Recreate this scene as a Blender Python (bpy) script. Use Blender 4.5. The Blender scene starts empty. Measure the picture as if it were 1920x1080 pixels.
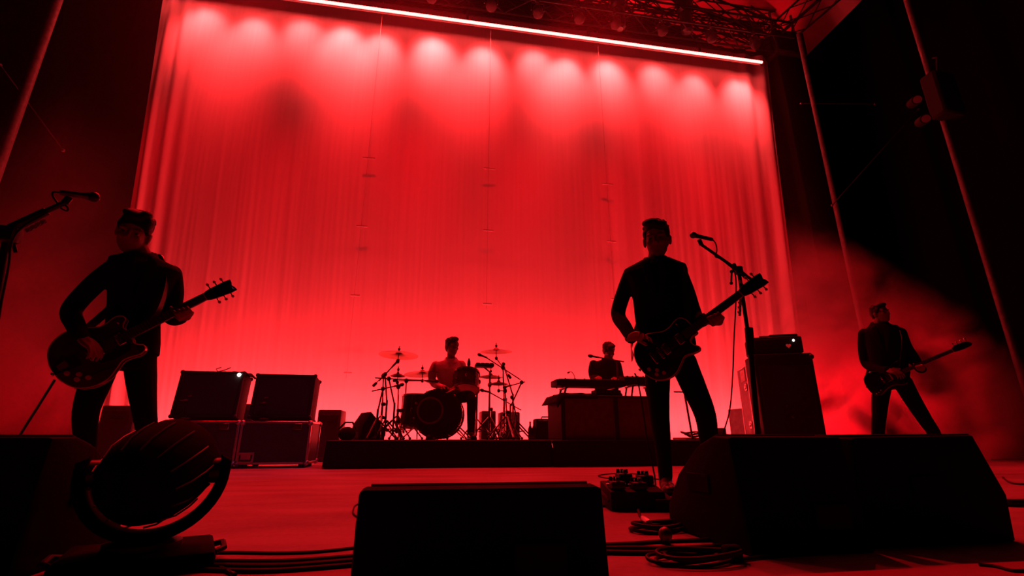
import bpy, bmesh, math, random
from mathutils import Vector, Matrix, noise
random.seed(7)
PI = math.pi
def V(*a): return Vector(a)
scene = bpy.context.scene
COL = scene.collection

# ------------------------------------------------------------------ camera
FPX, PITCH, YAW, EYE = 911.0, math.radians(17.1), math.radians(9.7), V(0, 0, 0.33)
cam_d = bpy.data.cameras.new('camera'); cam = bpy.data.objects.new('camera', cam_d); COL.objects.link(cam)
cam_d.sensor_width = 36.0; cam_d.lens = FPX/1920*36.0; cam_d.clip_start = 0.02
cam.location = EYE; cam.rotation_euler = (PI/2+PITCH, 0, -YAW)
scene.camera = cam
# ------------------------------------------------------------------ world, exposure, area lights
w = bpy.data.worlds.new('night'); scene.world = w; w.use_nodes = True
w.node_tree.nodes['Background'].inputs[0].default_value = (0.02, 0.0, 0.001, 1)
w.node_tree.nodes['Background'].inputs[1].default_value = 0.03
vs = scene.view_settings
scene.display_settings.display_device = 'sRGB'
vs.view_transform = 'Standard'; vs.look = 'None'; vs.exposure = 0.0; vs.gamma = 1.0; vs.use_curve_mapping = False
RED = (1.0, 0.003, 0.008); PINK = (1.0, 0.036, 0.036)
def area(name, loc, aim, sx, sy, watts, color=RED, spread=PI):
    d = bpy.data.lights.new(name, 'AREA'); d.shape = 'RECTANGLE'; d.size = sx; d.size_y = sy
    d.energy = watts; d.color = color; d.spread = spread
    o = bpy.data.objects.new(name, d); COL.objects.link(o); o.location = loc
    o.rotation_euler = (Vector(aim)-Vector(loc)).to_track_quat('-Z', 'Y').to_euler()
    return o
def spot(name, loc, aim, watts, ang, blend=0.6, color=RED, r=0.06):
    d = bpy.data.lights.new(name, 'SPOT'); d.energy = watts; d.color = color
    d.spot_size = math.radians(ang); d.spot_blend = blend; d.shadow_soft_size = r
    o = bpy.data.objects.new(name, d); COL.objects.link(o); o.location = loc
    o.rotation_euler = (Vector(aim)-Vector(loc)).to_track_quat('-Z', 'Y').to_euler()
    return o
TOPZ = 9.73                      # height of the light strip
WASH_X = [-5.3, -4.1, -3.3, -2.3, -1.35, -0.35, 1.0, 2.1, 3.1, 4.0, 5.2, 6.5, 7.7]
WASH_W = [80, 100, 70, 130, 120, 140, 125, 80, 130, 120, 75, 85, 115]
WASH_AIM = [.25, -.3, .4, .1, -.35, .3, -.2, .35, -.4, .2, .45, -.3, -.1]
for x, e, a in zip(WASH_X, WASH_W, WASH_AIM):
    spot('wash_light', (x, 8.73, 9.74), (x+0.4*a, 9.5, 8.85+0.25*a), e*16, 66+8*a, 1.0, PINK, 0.16)
for x, z, e, a in ((-4.6, 5.5, 900, 34), (-1.6, 4.6, 1300, 40), (0.8, 6.0, 900, 36), (2.9, 3.6, 1100, 38), (5.2, 5.6, 1000, 36), (7.3, 4.8, 900, 36)):
    spot('curtain_flood_light', (x*0.9, 5.6, 11.3), (x, 9.5, z), e*1.1, a, 1.0, RED, 0.15)  # unseen fill spots added to brighten the middle of the curtain
BATTEN_X = [-3.9, -2.4, -0.9, 0.6, 2.1, 3.6, 5.1, 6.6]
for x in BATTEN_X:
    area('floor_batten_light', (x, 8.72, 0.16), (x, 9.5, 2.1), 1.5, 0.08, 92, (1.0, 0.024, 0.028))
for x in (-4.0, -0.5, 3.0, 6.5):
    spot('high_back_light', (x, 8.2, 10.2), (x*0.8, 4.8, 0), 1900, 56, 0.8, RED, 0.12)  # unseen back spots added to brighten the stage floor
spot('smoke_light', (6.9, 9.2, 0.5), (6.6, 5.2, 1.2), 1500, 80, 0.9, RED, 0.1)  # unseen spots added by the curtain edges to light both smoke clouds
spot('smoke_light', (-4.9, 9.3, 0.3), (-6.0, 6.2, 2.2), 500, 90, 0.9, RED, 0.1)
spot('front_light', (4.2, -3.0, 7.5), (-2.0, 6.2, 0.15), 330, 13, 0.8, (0.75, 0.22, 0.6), 0.1)
spot('roof_light', (5.0, 11.0, 13.4), (6.2, 11.6, 15.0), 800, 150, 0.9, RED, 0.1)  # unseen upward spots added so the membrane glows behind the trusses
spot('roof_light', (9.6, 10.6, 12.0), (10.0, 11.2, 14.5), 110, 140, 0.9, RED, 0.1)

# ------------------------------------------------------------------ helpers: pixel rays to points of the stage
c_, s_ = math.cos, math.sin
RT = V(c_(YAW), -s_(YAW), 0); FW = V(s_(YAW)*c_(PITCH), c_(YAW)*c_(PITCH), s_(PITCH)); UP = RT.cross(FW)
def ray(px, py): return RT*((px-960)/FPX) + UP*((540-py)/FPX) + FW
def at_z(px, py, z):
    r = ray(px, py); return EYE + r*((z-EYE.z)/r.z)
def at_Y(px, py, Y):
    r = ray(px, py); return EYE + r*(Y/r.y)

# ------------------------------------------------------------------ materials
MATS = {}
def mat(name, color, rough=0.6, metal=0.0, var=0.25, scale=14.0, bump=0.0, spec=0.5, emit=None, estr=0.0, trans=0.0, coat=0.0):
    if name in MATS: return MATS[name]
    m = bpy.data.materials.new(name); m.use_nodes = True; nt = m.node_tree; N = nt.nodes; L = nt.links
    b = N['Principled BSDF']
    tc = N.new('ShaderNodeTexCoord'); nz = N.new('ShaderNodeTexNoise'); nz.inputs['Scale'].default_value = scale; nz.inputs['Detail'].default_value = 5
    L.new(tc.outputs['Object'], nz.inputs['Vector'])
    rp = N.new('ShaderNodeValToRGB'); L.new(nz.outputs['Fac'], rp.inputs['Fac'])
    rp.color_ramp.elements[0].position = 0.3; rp.color_ramp.elements[1].position = 0.7
    rp.color_ramp.elements[0].color = tuple(v*(1-var) for v in color)+(1,)
    rp.color_ramp.elements[1].color = tuple(min(1, v*(1+var)) for v in color)+(1,)
    L.new(rp.outputs['Color'], b.inputs['Base Color'])
    b.inputs['Roughness'].default_value = rough; b.inputs['Metallic'].default_value = metal
    b.inputs['Specular IOR Level'].default_value = spec
    if coat: b.inputs['Coat Weight'].default_value = coat; b.inputs['Coat Roughness'].default_value = 0.08
    if trans: b.inputs['Transmission Weight'].default_value = trans
    if emit:
        b.inputs['Emission Color'].default_value = emit+(1,); b.inputs['Emission Strength'].default_value = estr
    if bump:
        bp = N.new('ShaderNodeBump'); bp.inputs['Strength'].default_value = bump; bp.inputs['Distance'].default_value = 0.01
        L.new(nz.outputs['Fac'], bp.inputs['Height']); L.new(bp.outputs['Normal'], b.inputs['Normal'])
    MATS[name] = m; return m
M_black = mat('black_paint', (0.012, 0.012, 0.012), 0.75, bump=0.1, scale=60, spec=0.25)
M_tolex = mat('black_tolex', (0.016, 0.015, 0.015), 0.7, bump=0.25, scale=180, spec=0.3)
M_grille = mat('grille_cloth', (0.035, 0.03, 0.03), 0.9, bump=0.3, scale=220, spec=0.2)
M_metal = mat('dull_metal', (0.16, 0.16, 0.16), 0.45, 0.9)
M_alu = mat('aluminium', (0.55, 0.54, 0.55), 0.38, 0.95, 0.12)
M_chrome = mat('chrome', (0.75, 0.75, 0.76), 0.16, 1.0, 0.05)
M_blackmetal = mat('black_metal', (0.02, 0.02, 0.02), 0.4, 0.3)
M_rubber = mat('rubber', (0.012, 0.012, 0.012), 0.6, spec=0.3)
M_wool = mat('black_wool', (0.010, 0.009, 0.010), 0.95, bump=0.2, scale=140, spec=0.1)
M_denim = mat('dark_trouser_cloth', (0.010, 0.010, 0.013), 0.95, bump=0.2, scale=140, spec=0.1)
M_shirt = mat('white_shirt_cloth', (0.8, 0.78, 0.78), 0.85, var=0.1, bump=0.1, scale=60, spec=0.1)
M_skin = mat('skin', (0.22, 0.13, 0.10), 0.55, var=0.08, spec=0.35)
M_hair = mat('dark_hair', (0.012, 0.009, 0.007), 0.6, bump=0.6, scale=90, spec=0.25)
M_leather = mat('black_leather', (0.012, 0.012, 0.012), 0.4)
M_gloss = mat('gloss_black', (0.008, 0.008, 0.009), 0.22, coat=0.4)
M_sunburst = mat('dark_cherry_wood', (0.05, 0.012, 0.008), 0.28, coat=0.3)
M_rose = mat('rosewood', (0.03, 0.015, 0.010), 0.5)
M_cream = mat('cream_binding', (0.55, 0.46, 0.32), 0.4, var=0.05)
M_steel = mat('string_steel', (0.5, 0.48, 0.45), 0.35, 1.0)
M_brass = mat('cymbal_bronze', (0.22, 0.14, 0.06), 0.45, 0.8, 0.15)
M_drum = mat('dark_drum_lacquer', (0.03, 0.012, 0.012), 0.25, coat=0.4)
M_case = mat('case_laminate', (0.03, 0.027, 0.03), 0.55)
M_cloth = mat('black_serge', (0.013, 0.012, 0.012), 0.95, bump=0.3, scale=80, spec=0.08)
M_pole = mat('scaffold_tube', (0.17, 0.17, 0.17), 0.6, 0.3)
M_velvet = mat('black_velvet', (0.005, 0.005, 0.005), 1.0, spec=0.0)
M_truss = mat('black_truss_paint', (0.012, 0.012, 0.012), 0.6, spec=0.3)
M_white = mat('white_plastic', (0.6, 0.6, 0.6), 0.4)
M_glass = mat('brown_glass', (0.05, 0.02, 0.01), 0.1, var=0.05)
M_jewel = mat('lit_jewel', (1, 0.8, 0.75), 0.3, emit=(1.0, 0.82, 0.75), estr=7.0)
M_blue = mat('blue_indicator', (0.2, 0.2, 1), 0.3, emit=(0.25, 0.3, 1.0), estr=2.0)
M_heart = mat('red_heart_emblem', (0.75, 0.05, 0.05), 0.4, emit=(1.0, 0.03, 0.03), estr=0.25)
M_lens = mat('lamp_glass', (0.3, 0.3, 0.3), 0.15, var=0.05)
M_led = mat('light_strip_diffuser', (1, 1, 1), 0.4, emit=(1.0, 0.050, 0.045), estr=19.0)
def head_mat():
    m = bpy.data.materials.new('clear_drum_head'); m.use_nodes = True; nt = m.node_tree; N = nt.nodes; L = nt.links
    tr = N.new('ShaderNodeBsdfTranslucent'); tr.inputs[0].default_value = (.9, .88, .86, 1); tp = N.new('ShaderNodeBsdfTransparent'); df = N.new('ShaderNodeBsdfDiffuse'); df.inputs[0].default_value = (.8, .78, .76, 1)
    a = N.new('ShaderNodeMixShader'); a.inputs[0].default_value = 0.5; L.new(tr.outputs[0], a.inputs[1]); L.new(tp.outputs[0], a.inputs[2])
    b = N.new('ShaderNodeMixShader'); b.inputs[0].default_value = 0.35; L.new(a.outputs[0], b.inputs[1]); L.new(df.outputs[0], b.inputs[2])
    L.new(b.outputs[0], N['Material Output'].inputs['Surface']); return m
def floor_mat():
    m = bpy.data.materials.new('painted_stage_deck'); m.use_nodes = True; nt = m.node_tree; N = nt.nodes; L = nt.links; b = N['Principled BSDF']
    tc = N.new('ShaderNodeTexCoord'); mp = N.new('ShaderNodeMapping'); mp.inputs['Scale'].default_value = (0.7, 2.2, 1); L.new(tc.outputs['Object'], mp.inputs['Vector'])
    n1 = N.new('ShaderNodeTexNoise'); n1.inputs['Scale'].default_value = 1.6; n1.inputs['Detail'].default_value = 6; L.new(mp.outputs['Vector'], n1.inputs['Vector'])
    n2 = N.new('ShaderNodeTexNoise'); n2.inputs['Scale'].default_value = 40; n2.inputs['Detail'].default_value = 3; L.new(tc.outputs['Object'], n2.inputs['Vector'])
    mx = N.new('ShaderNodeMix'); mx.data_type = 'FLOAT'; mx.inputs[0].default_value = 0.25; L.new(n1.outputs['Fac'], mx.inputs[2]); L.new(n2.outputs['Fac'], mx.inputs[3])
    rp = N.new('ShaderNodeValToRGB'); L.new(mx.outputs[0], rp.inputs['Fac'])
    rp.color_ramp.elements[0].position = 0.32; rp.color_ramp.elements[0].color = (0.20, 0.19, 0.185, 1)
    rp.color_ramp.elements[1].position = 0.62; rp.color_ramp.elements[1].color = (0.36, 0.35, 0.34, 1)
    L.new(rp.outputs['Color'], b.inputs['Base Color']); b.inputs['Roughness'].default_value = 0.62; b.inputs['Specular IOR Level'].default_value = 0.35
    bp = N.new('ShaderNodeBump'); bp.inputs['Strength'].default_value = 0.15; bp.inputs['Distance'].default_value = 0.004
    L.new(n2.outputs['Fac'], bp.inputs['Height']); L.new(bp.outputs['Normal'], b.inputs['Normal'])
    return m
def curtain_mat():
    m = bpy.data.materials.new('pale_backdrop_cloth'); m.use_nodes = True; nt = m.node_tree; N = nt.nodes; L = nt.links; b = N['Principled BSDF']
    tc = N.new('ShaderNodeTexCoord'); mp = N.new('ShaderNodeMapping'); mp.inputs['Scale'].default_value = (9, 9, 0.12); L.new(tc.outputs['Object'], mp.inputs['Vector'])
    n1 = N.new('ShaderNodeTexNoise'); n1.inputs['Scale'].default_value = 2.0; n1.inputs['Detail'].default_value = 4; L.new(mp.outputs['Vector'], n1.inputs['Vector'])
    rp = N.new('ShaderNodeValToRGB'); L.new(n1.outputs['Fac'], rp.inputs['Fac'])
    rp.color_ramp.elements[0].position = 0.3; rp.color_ramp.elements[0].color = (0.73, 0.71, 0.71, 1)
    rp.color_ramp.elements[1].position = 0.7; rp.color_ramp.elements[1].color = (0.79, 0.77, 0.77, 1)
    L.new(rp.outputs['Color'], b.inputs['Base Color']); b.inputs['Roughness'].default_value = 0.9; b.inputs['Specular IOR Level'].default_value = 0.1
    return m
M_head = head_mat(); M_floor = floor_mat(); M_curtain = curtain_mat()
M_membrane = mat('roof_membrane', (0.5, 0.48, 0.47), 0.8, var=0.2, scale=0.6)

# ------------------------------------------------------------------ mesh builder
class MB:
    def __init__(s): s.v = []; s.f = []
    def add(s, vs_, fs, M=None):
        o = len(s.v); s.v += [tuple(M @ Vector(p)) if M is not None else tuple(p) for p in vs_]
        s.f += [tuple(i+o for i in f) for f in fs]; return s
    def box(s, c, size, M=None, bev=0.0, seg=1):
        bm = bmesh.new(); bmesh.ops.create_cube(bm, size=1.0)
        bmesh.ops.scale(bm, vec=size, verts=bm.verts)
        if bev: bmesh.ops.bevel(bm, geom=list(bm.edges), offset=bev, segments=seg, affect='EDGES', profile=0.5)
        T_ = Matrix.Translation(c); s.bm(bm, (M @ T_) if M is not None else T_); return s
    def bm(s, bm, M=None):
        bm.verts.index_update(); s.add([v.co[:] for v in bm.verts], [[v.index for v in f.verts] for f in bm.faces], M); bm.free(); return s
    def tube(s, pts, r, seg=8, M=None, closed=False):
        pts = [Vector(p) for p in pts]; n = len(pts)
        R_ = r if isinstance(r, (list, tuple)) else [r]*n
        vs_, fs = [], []; a = None
        for i, p in enumerate(pts):
            if closed: t = pts[(i+1) % n]-pts[i-1]
            else: t = pts[min(i+1, n-1)]-pts[max(i-1, 0)]
            if t.length < 1e-9: t = V(0, 0, 1)
            t.normalize()
            if a is None:
                a = t.orthogonal().normalized()
            else:
                a = (a - t*a.dot(t)); a = a.normalized() if a.length > 1e-6 else t.orthogonal().normalized()
            b = t.cross(a)
            for k in range(seg):
                g = 2*PI*k/seg; vs_.append(p + a*(R_[i]*c_(g)) + b*(R_[i]*s_(g)))
        for i in range(n if closed else n-1):
            j = (i+1) % n
            for k in range(seg):
                k2 = (k+1) % seg; fs.append((i*seg+k, i*seg+k2, j*seg+k2, j*seg+k))
        if not closed:
            fs.append(tuple(range(seg-1, -1, -1))); fs.append(tuple((n-1)*seg+k for k in range(seg)))
        return s.add(vs_, fs, M)
    def limb(s, pts, r, seg=14):            # rounded-end tube, resampled smoothly
        P_, R_ = [], []
        n = len(pts)
        for i in range(n-1):
            p0, p1, p2, p3 = [Vector(pts[max(0, min(n-1, i+k))]) for k in (-1, 0, 1, 2)]
            for j in range(5):
                t = j/5
                q = 0.5*((2*p1)+(-p0+p2)*t+(2*p0-5*p1+4*p2-p3)*t*t+(-p0+3*p1-3*p2+p3)*t**3)
                P_.append(q); R_.append(r[i]*(1-t)+r[i+1]*t)
        P_.append(Vector(pts[-1])); R_.append(r[-1])
        s.tube(P_, R_, seg)
        s.ell(P_[0], (R_[0],)*3, seg=seg, rings=8); s.ell(P_[-1], (R_[-1],)*3, seg=seg, rings=8)
        return s
    def lathe(s, prof, M=None, seg=24, cap=True):
        vs_, fs = [], []
        for (r, z) in prof:
            for k in range(seg):
                g = 2*PI*k/seg; vs_.append((r*c_(g), r*s_(g), z))
        for i in range(len(prof)-1):
            for k in range(seg):
                k2 = (k+1) % seg; fs.append((i*seg+k, i*seg+k2, (i+1)*seg+k2, (i+1)*seg+k))
        if cap:
            if prof[0][0] > 1e-6: fs.append(tuple(range(seg-1, -1, -1)))
            if prof[-1][0] > 1e-6: fs.append(tuple((len(prof)-1)*seg+k for k in range(seg)))
        return s.add(vs_, fs, M)
    def ell(s, c, r, M=None, seg=16, rings=10):
        vs_ = [(c[0], c[1], c[2]-r[2])]; fs = []
        for i in range(1, rings):
            a = -PI/2+PI*i/rings
            for k in range(seg):
                g = 2*PI*k/seg; vs_.append((c[0]+r[0]*c_(a)*c_(g), c[1]+r[1]*c_(a)*s_(g), c[2]+r[2]*s_(a)))
        vs_.append((c[0], c[1], c[2]+r[2])); t = len(vs_)-1
        for k in range(seg):
            k2 = (k+1) % seg
            fs.append((0, 1+k2, 1+k)); fs.append((t, t-seg+k, t-seg+k2))
            for i in range(rings-2): fs.append((1+i*seg+k, 1+i*seg+k2, 1+(i+1)*seg+k2, 1+(i+1)*seg+k))
        return s.add(vs_, fs, M)
    def loft(s, secs, seg=28, power=2.4):   # secs: (center, half_width, half_depth), upright stack
        vs_, fs = [], []
        for (c, a, b) in secs:
            for k in range(seg):
                g = 2*PI*k/seg; cg, sg = c_(g), s_(g)
                x = math.copysign(abs(cg)**(2/power), cg)*a; y = math.copysign(abs(sg)**(2/power), sg)*b
                vs_.append((c[0]+x, c[1]+y, c[2]))
        n = len(secs)
        for i in range(n-1):
            for k in range(seg):
                k2 = (k+1) % seg; fs.append((i*seg+k, i*seg+k2, (i+1)*seg+k2, (i+1)*seg+k))
        fs.append(tuple(range(seg-1, -1, -1))); fs.append(tuple((n-1)*seg+k for k in range(seg)))
        return s.add(vs_, fs)
    def prism(s, outline, z0, z1, M=None, bev=0.0, seg=2):
        bm = bmesh.new(); vs_ = [bm.verts.new((x, y, z0)) for x, y in outline]; f = bm.faces.new(vs_)
        bmesh.ops.recalc_face_normals(bm, faces=[f])
        r = bmesh.ops.extrude_face_region(bm, geom=[f])
        bmesh.ops.translate(bm, vec=(0, 0, z1-z0), verts=[v for v in r['geom'] if isinstance(v, bmesh.types.BMVert)])
        bmesh.ops.recalc_face_normals(bm, faces=bm.faces)
        if bev:
            es = [e for e in bm.edges if abs(e.verts[0].co.z-e.verts[1].co.z) < 1e-6]
            bmesh.ops.bevel(bm, geom=es, offset=bev, segments=seg, affect='EDGES', profile=0.5)
        return s.bm(bm, M)
    def mesh(s, name):
        me = bpy.data.meshes.new(name); me.from_pydata([tuple(p) for p in s.v], [], s.f); me.update()
        return me
    def build(s, name, material, parent=None, world=False, label=None, smooth=True, sharp=38):
        if world and parent is not None:
            Mi = wm(parent).inverted(); s.v = [tuple(Mi @ Vector(p)) for p in s.v]
        me = s.mesh(name)
        if smooth:
            me.polygons.foreach_set('use_smooth', [True]*len(me.polygons)); me.set_sharp_from_angle(angle=math.radians(sharp))
        return link(name, me, material, parent, label)
def wm(o):
    M = Matrix.LocRotScale(o.location, o.rotation_euler, o.scale)
    return wm(o.parent) @ M if o.parent else M
def link(name, me, material, parent=None, label=None):
    if material is not None:
        me.materials.clear(); me.materials.append(material)
    o = bpy.data.objects.new(name, me); COL.objects.link(o)
    if parent is not None: o.parent = parent
    if label: o['label'] = label
    return o
def thing(name, label, cat, loc=(0, 0, 0), rotz=0.0, group=None):
    o = bpy.data.objects.new(name, None); COL.objects.link(o); o.location = loc; o.rotation_euler = (0, 0, rotz)
    o.empty_display_size = 0.1
    return tag(o, label, cat, group)
def tag(o, label, cat, group=None, kind=None):
    o['label'] = label; o['category'] = cat
    if group: o['group'] = group
    if kind: o['kind'] = kind
    return o
def struct(o, label): o['kind'] = 'structure'; o['label'] = label; o['category'] = 'stage'; return o
def dup(root, loc, rotz=0.0, label=None):
    r = root.copy(); COL.objects.link(r); r.location = loc; r.rotation_euler = (0, 0, rotz)
    if label: r['label'] = label
    for ch in list(root.children):
        c = ch.copy(); COL.objects.link(c); c.parent = r
        for g in ch.children:
            d = g.copy(); COL.objects.link(d); d.parent = c
    return r
def remesh(mb, name, material, parent, voxel=0.007, smooth=4, dec=None, label=None):
    me = mb.mesh('tmp'); o = bpy.data.objects.new('tmp', me); COL.objects.link(o)
    m = o.modifiers.new('r', 'REMESH'); m.mode = 'VOXEL'; m.voxel_size = voxel
    if smooth: m2 = o.modifiers.new('s', 'SMOOTH'); m2.iterations = smooth; m2.factor = 0.5
    if dec: m3 = o.modifiers.new('d', 'DECIMATE'); m3.ratio = dec
    bpy.context.view_layer.update()
    dg = bpy.context.evaluated_depsgraph_get(); e = o.evaluated_get(dg)
    nm = bpy.data.meshes.new_from_object(e); nm.name = name
    bpy.data.objects.remove(o); bpy.data.meshes.remove(me)
    nm.polygons.foreach_set('use_smooth', [True]*len(nm.polygons))
    return link(name, nm, material, parent, label)
def basis(x, z_hint, origin):
    x = Vector(x).normalized(); z = Vector(z_hint); z = (z - x*z.dot(x)).normalized(); y = z.cross(x)
    M = Matrix.Identity(4)
    for i in range(3): M[i][0], M[i][1], M[i][2], M[i][3] = x[i], y[i], z[i], origin[i]
    return M
def along(p0, p1):                      # matrix whose z runs from p0 to p1
    p0, p1 = Vector(p0), Vector(p1); q = (p1-p0).to_track_quat('Z', 'Y')
    return Matrix.Translation(p0) @ q.to_matrix().to_4x4()
def catmull(pts, n=6, closed=True):
    out = []; N_ = len(pts)
    rng = range(N_) if closed else range(N_-1)
    for i in rng:
        idx = [(i+k) % N_ if closed else max(0, min(N_-1, i+k)) for k in (-1, 0, 1, 2)]
        p0, p1, p2, p3 = [Vector(pts[j]) for j in idx]
        for j in range(n):
            t = j/n; out.append(0.5*((2*p1)+(-p0+p2)*t+(2*p0-5*p1+4*p2-p3)*t*t+(-p0+3*p1-3*p2+p3)*t**3))
    if not closed: out.append(Vector(pts[-1]))
    return out

# ================================================================== STRUCTURE
o = MB().box((1.2, 6.2, -0.15), (30, 13.6, 0.3)).build('floor', M_floor); struct(o, 'grey painted stage deck under red light')
def drape(name, p0, p1, z0, z1, n, amp, label, seed):
    p0, p1 = V(*p0, 0), V(*p1, 0); d = (p1-p0); L_ = d.length; d.normalize(); nn = V(-d.y, d.x, 0)
    vs_, fs = [], []; rows = 6
    for j in range(rows+1):
        z = z0+(z1-z0)*j/rows
        for i in range(n+1):
            u = i/n; k = amp*(math.sin(u*L_*7+seed+0.6*math.sin(u*L_*2.1))*0.6+noise.noise(V(u*L_*1.7, seed, j*0.15)))
            p = p0+d*(u*L_)+nn*k; vs_.append((p.x, p.y, z))
    for j in range(rows):
        for i in range(n): fs.append((j*(n+1)+i, j*(n+1)+i+1, (j+1)*(n+1)+i+1, (j+1)*(n+1)+i))
    o = MB().add(vs_, fs).build(name, M_velvet, sharp=180); return struct(o, label)
drape('wall_left', (-9.3, 2.5), (-6.9, 11.4), 0, 15, 240, 0.10, 'dark masking drape on the left of the stage', 1.0)
drape('wall_right', (11.6, 10.5), (13.5, 1.5), 0, 15, 240, 0.10, 'black masking drape on the right of the stage', 5.0)
drape('wall_back', (-8.5, 11.6), (13.0, 11.6), 0, 12.6, 300, 0.08, 'black drape behind the lit backdrop', 9.0)
# roof membrane: a shallow vault with rounded ends
def roof():
    vs_, fs = [], []; nx, ny = 60, 20
    for j in range(ny+1):
        y = 2.0+11.0*j/ny
        for i in range(nx+1):
            u = -1+2*i/nx; x = 1.0+10.1*u
            z = 11.7+3.5*max(0, 1-abs(u)**4.5)**0.5*(0.85+0.15*j/ny)+0.10*math.sin(i*0.9)*0.5
            vs_.append((x, y, z))
    for j in range(ny):
        for i in range(nx): fs.append((j*(nx+1)+i, (j+1)*(nx+1)+i, (j+1)*(nx+1)+i+1, j*(nx+1)+i+1))
    return struct(MB().add(vs_, fs).build('ceiling', M_membrane, sharp=180), 'stretched roof membrane above the trusses')
roof()

# ================================================================== BACKDROP CURTAIN
def curtain():
    t = thing('backdrop_curtain', 'huge pale backdrop curtain glowing red behind the band', 'curtain', (1.3, 9.5, 0))
    nx, nz = 900, 44; ZT = 10.25
    vs_, fs = [], []
    for j in range(nz+1):
        v = j/nz; z = 0.03+(ZT-0.03)*(1-v)       # v=0 top
        xl = -6.20+0.78*v**1.1; xr = 8.72-0.62*v
        for i in range(nx+1):
            u = i/nx; x = xl+(xr-xl)*u
            down = 0.03+0.97*min(1, max(0, v-0.12)*1.7)
            right = 1/(1+math.exp(-(u-0.63)*26)); left = math.exp(-(u/0.035)**2); re = math.exp(-((1-u)/0.05)**2)
            fine = 0.010*down*(noise.noise(V(u*95, v*0.8, 3.1))+0.6*noise.noise(V(u*210, v*0.9, 7.7)))
            bold = right*down*(0.075*noise.noise(V(u*46, v*0.7, 11.3))+0.03*noise.noise(V(u*120, v*0.8, 1.9)))
            edge = (left*0.10*math.sin(u*300+0.8*math.sin(v*4))+re*0.10*math.sin(u*190+v))*(0.5+0.5*min(1, v*4))
            mid = 0.035*down*noise.noise(V(u*14, v*1.2, 21.0))
            vs_.append((x-1.3, fine+bold+edge+mid, z))
    for j in range(nz):
        for i in range(nx): fs.append((j*(nx+1)+i, (j+1)*(nx+1)+i, (j+1)*(nx+1)+i+1, j*(nx+1)+i+1))
    MB().add(vs_, fs).build('pleated_cloth', M_curtain, t, sharp=180)
    b = MB(); b.tube([(-7.55, 0.0, ZT+0.03), (7.5, 0.0, ZT+0.03)], 0.03, 10); b.build('hanging_bar', M_blackmetal, t)
curtain()
# added pale lines and bars imitating hung light sticks showing through the curtain
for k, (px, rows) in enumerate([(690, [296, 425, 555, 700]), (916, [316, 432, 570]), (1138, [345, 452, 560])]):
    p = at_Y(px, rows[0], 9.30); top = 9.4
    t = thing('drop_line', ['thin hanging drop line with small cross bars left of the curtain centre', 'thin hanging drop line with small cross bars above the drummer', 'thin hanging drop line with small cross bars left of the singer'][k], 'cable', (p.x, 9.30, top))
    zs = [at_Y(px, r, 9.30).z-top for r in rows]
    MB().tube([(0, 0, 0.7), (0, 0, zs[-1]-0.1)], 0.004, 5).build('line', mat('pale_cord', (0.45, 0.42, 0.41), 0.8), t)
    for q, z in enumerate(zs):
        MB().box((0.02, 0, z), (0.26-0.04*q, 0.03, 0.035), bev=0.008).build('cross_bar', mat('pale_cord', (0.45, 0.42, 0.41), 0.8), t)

# ================================================================== LIGHT STRIP
t = thing('light_strip', 'long glowing white red light strip along the top of the curtain', 'lamp', (1.0, 9.2, TOPZ))
XL, XR = -7.2-1.0, at_Y(1428, 118, 9.2).x-1.0
MB().box(((XL+XR)/2, 0.03, 0.065), (XR-XL+0.1, 0.10, 0.05), bev=0.01).box(((XL+XR)/2, 0.05, 0.0), (XR-XL+0.1, 0.02, 0.10), bev=0.004).build('housing', M_blackmetal, t)
MB().tube([(XL, -0.02, 0.0), (XR, -0.02, 0.0)], 0.035, 10).build('diffuser_tube', M_led, t)
beads = MB(); n = 240
for i in range(n):
    x = XL+(XR-XL)*(i+0.5)/n; beads.ell((x, -0.035, -0.012), (0.022, 0.035, 0.036), seg=6, rings=4)
o = beads.build('diode_beads', M_led, t); o['kind'] = 'stuff'
for x in (-6.5, -3.5, -0.5, 2.5, 5.5):
    MB().box((x, 0.03, 0.22), (0.05, 0.03, 0.3)).build('hanger', M_blackmetal, t)

# ================================================================== TRUSSES
def truss(label, p0, p1, h=0.55, wdt=0.5, step=0.6, r=0.028, name='lighting_truss', group=None, mtl=None):
    mtl = mtl or M_truss
    p0, p1 = Vector(p0), Vector(p1); d = (p1-p0); L_ = d.length; d.normalize()
    side = d.cross(V(0, 0, 1)).normalized() if abs(d.z) < 0.9 else V(1, 0, 0); up = side.cross(d).normalized()
    if up.z < 0 and abs(d.z) < 0.9: up = -up
    t = thing(name, label, 'truss', p0, 0, group)
    cs = [side*(a*wdt/2)+up*(b*h/2) for a, b in ((-1, -1), (1, -1), (1, 1), (-1, 1))]
    for c in cs: MB().tube([c, c+d*L_], r, 7).build('chord', mtl, t)
    n = max(2, int(L_/step)); st = L_/n
    for f in range(4):
        a, b = cs[f], cs[(f+1) % 4]
        me = None
        for flip in (0, 1):
            q0, q1 = (a, b+d*st) if flip == 0 else (b, a+d*st)
            me = MB().tube([q0, q1], r*0.55, 5).mesh('brace'); me.materials.append(mtl)
            for i in range(flip, n, 2):
                o = bpy.data.objects.new('brace', me); COL.objects.link(o); o.parent = t; o.location = d*(st*i)
    return t
truss('long box truss directly above the glowing light strip', (-7.4, 8.98, 10.45), (8.9, 8.98, 10.45), 0.5, 0.5, 0.62)
truss('box truss running across behind the strip truss, higher up', (-7.0, 10.3, 11.75), (9.8, 10.3, 11.75), 0.6, 0.5, 1.1)
truss('topmost cross truss just beneath the roof membrane', (-2.0, 11.0, 13.0), (10.4, 11.0, 13.0), 0.8, 0.6, 1.2)
truss('sloping truss rising left from the right corner block', (8.8, 9.4, 10.9), (4.6, 10.2, 13.2), 0.5, 0.5, 0.9)
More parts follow.
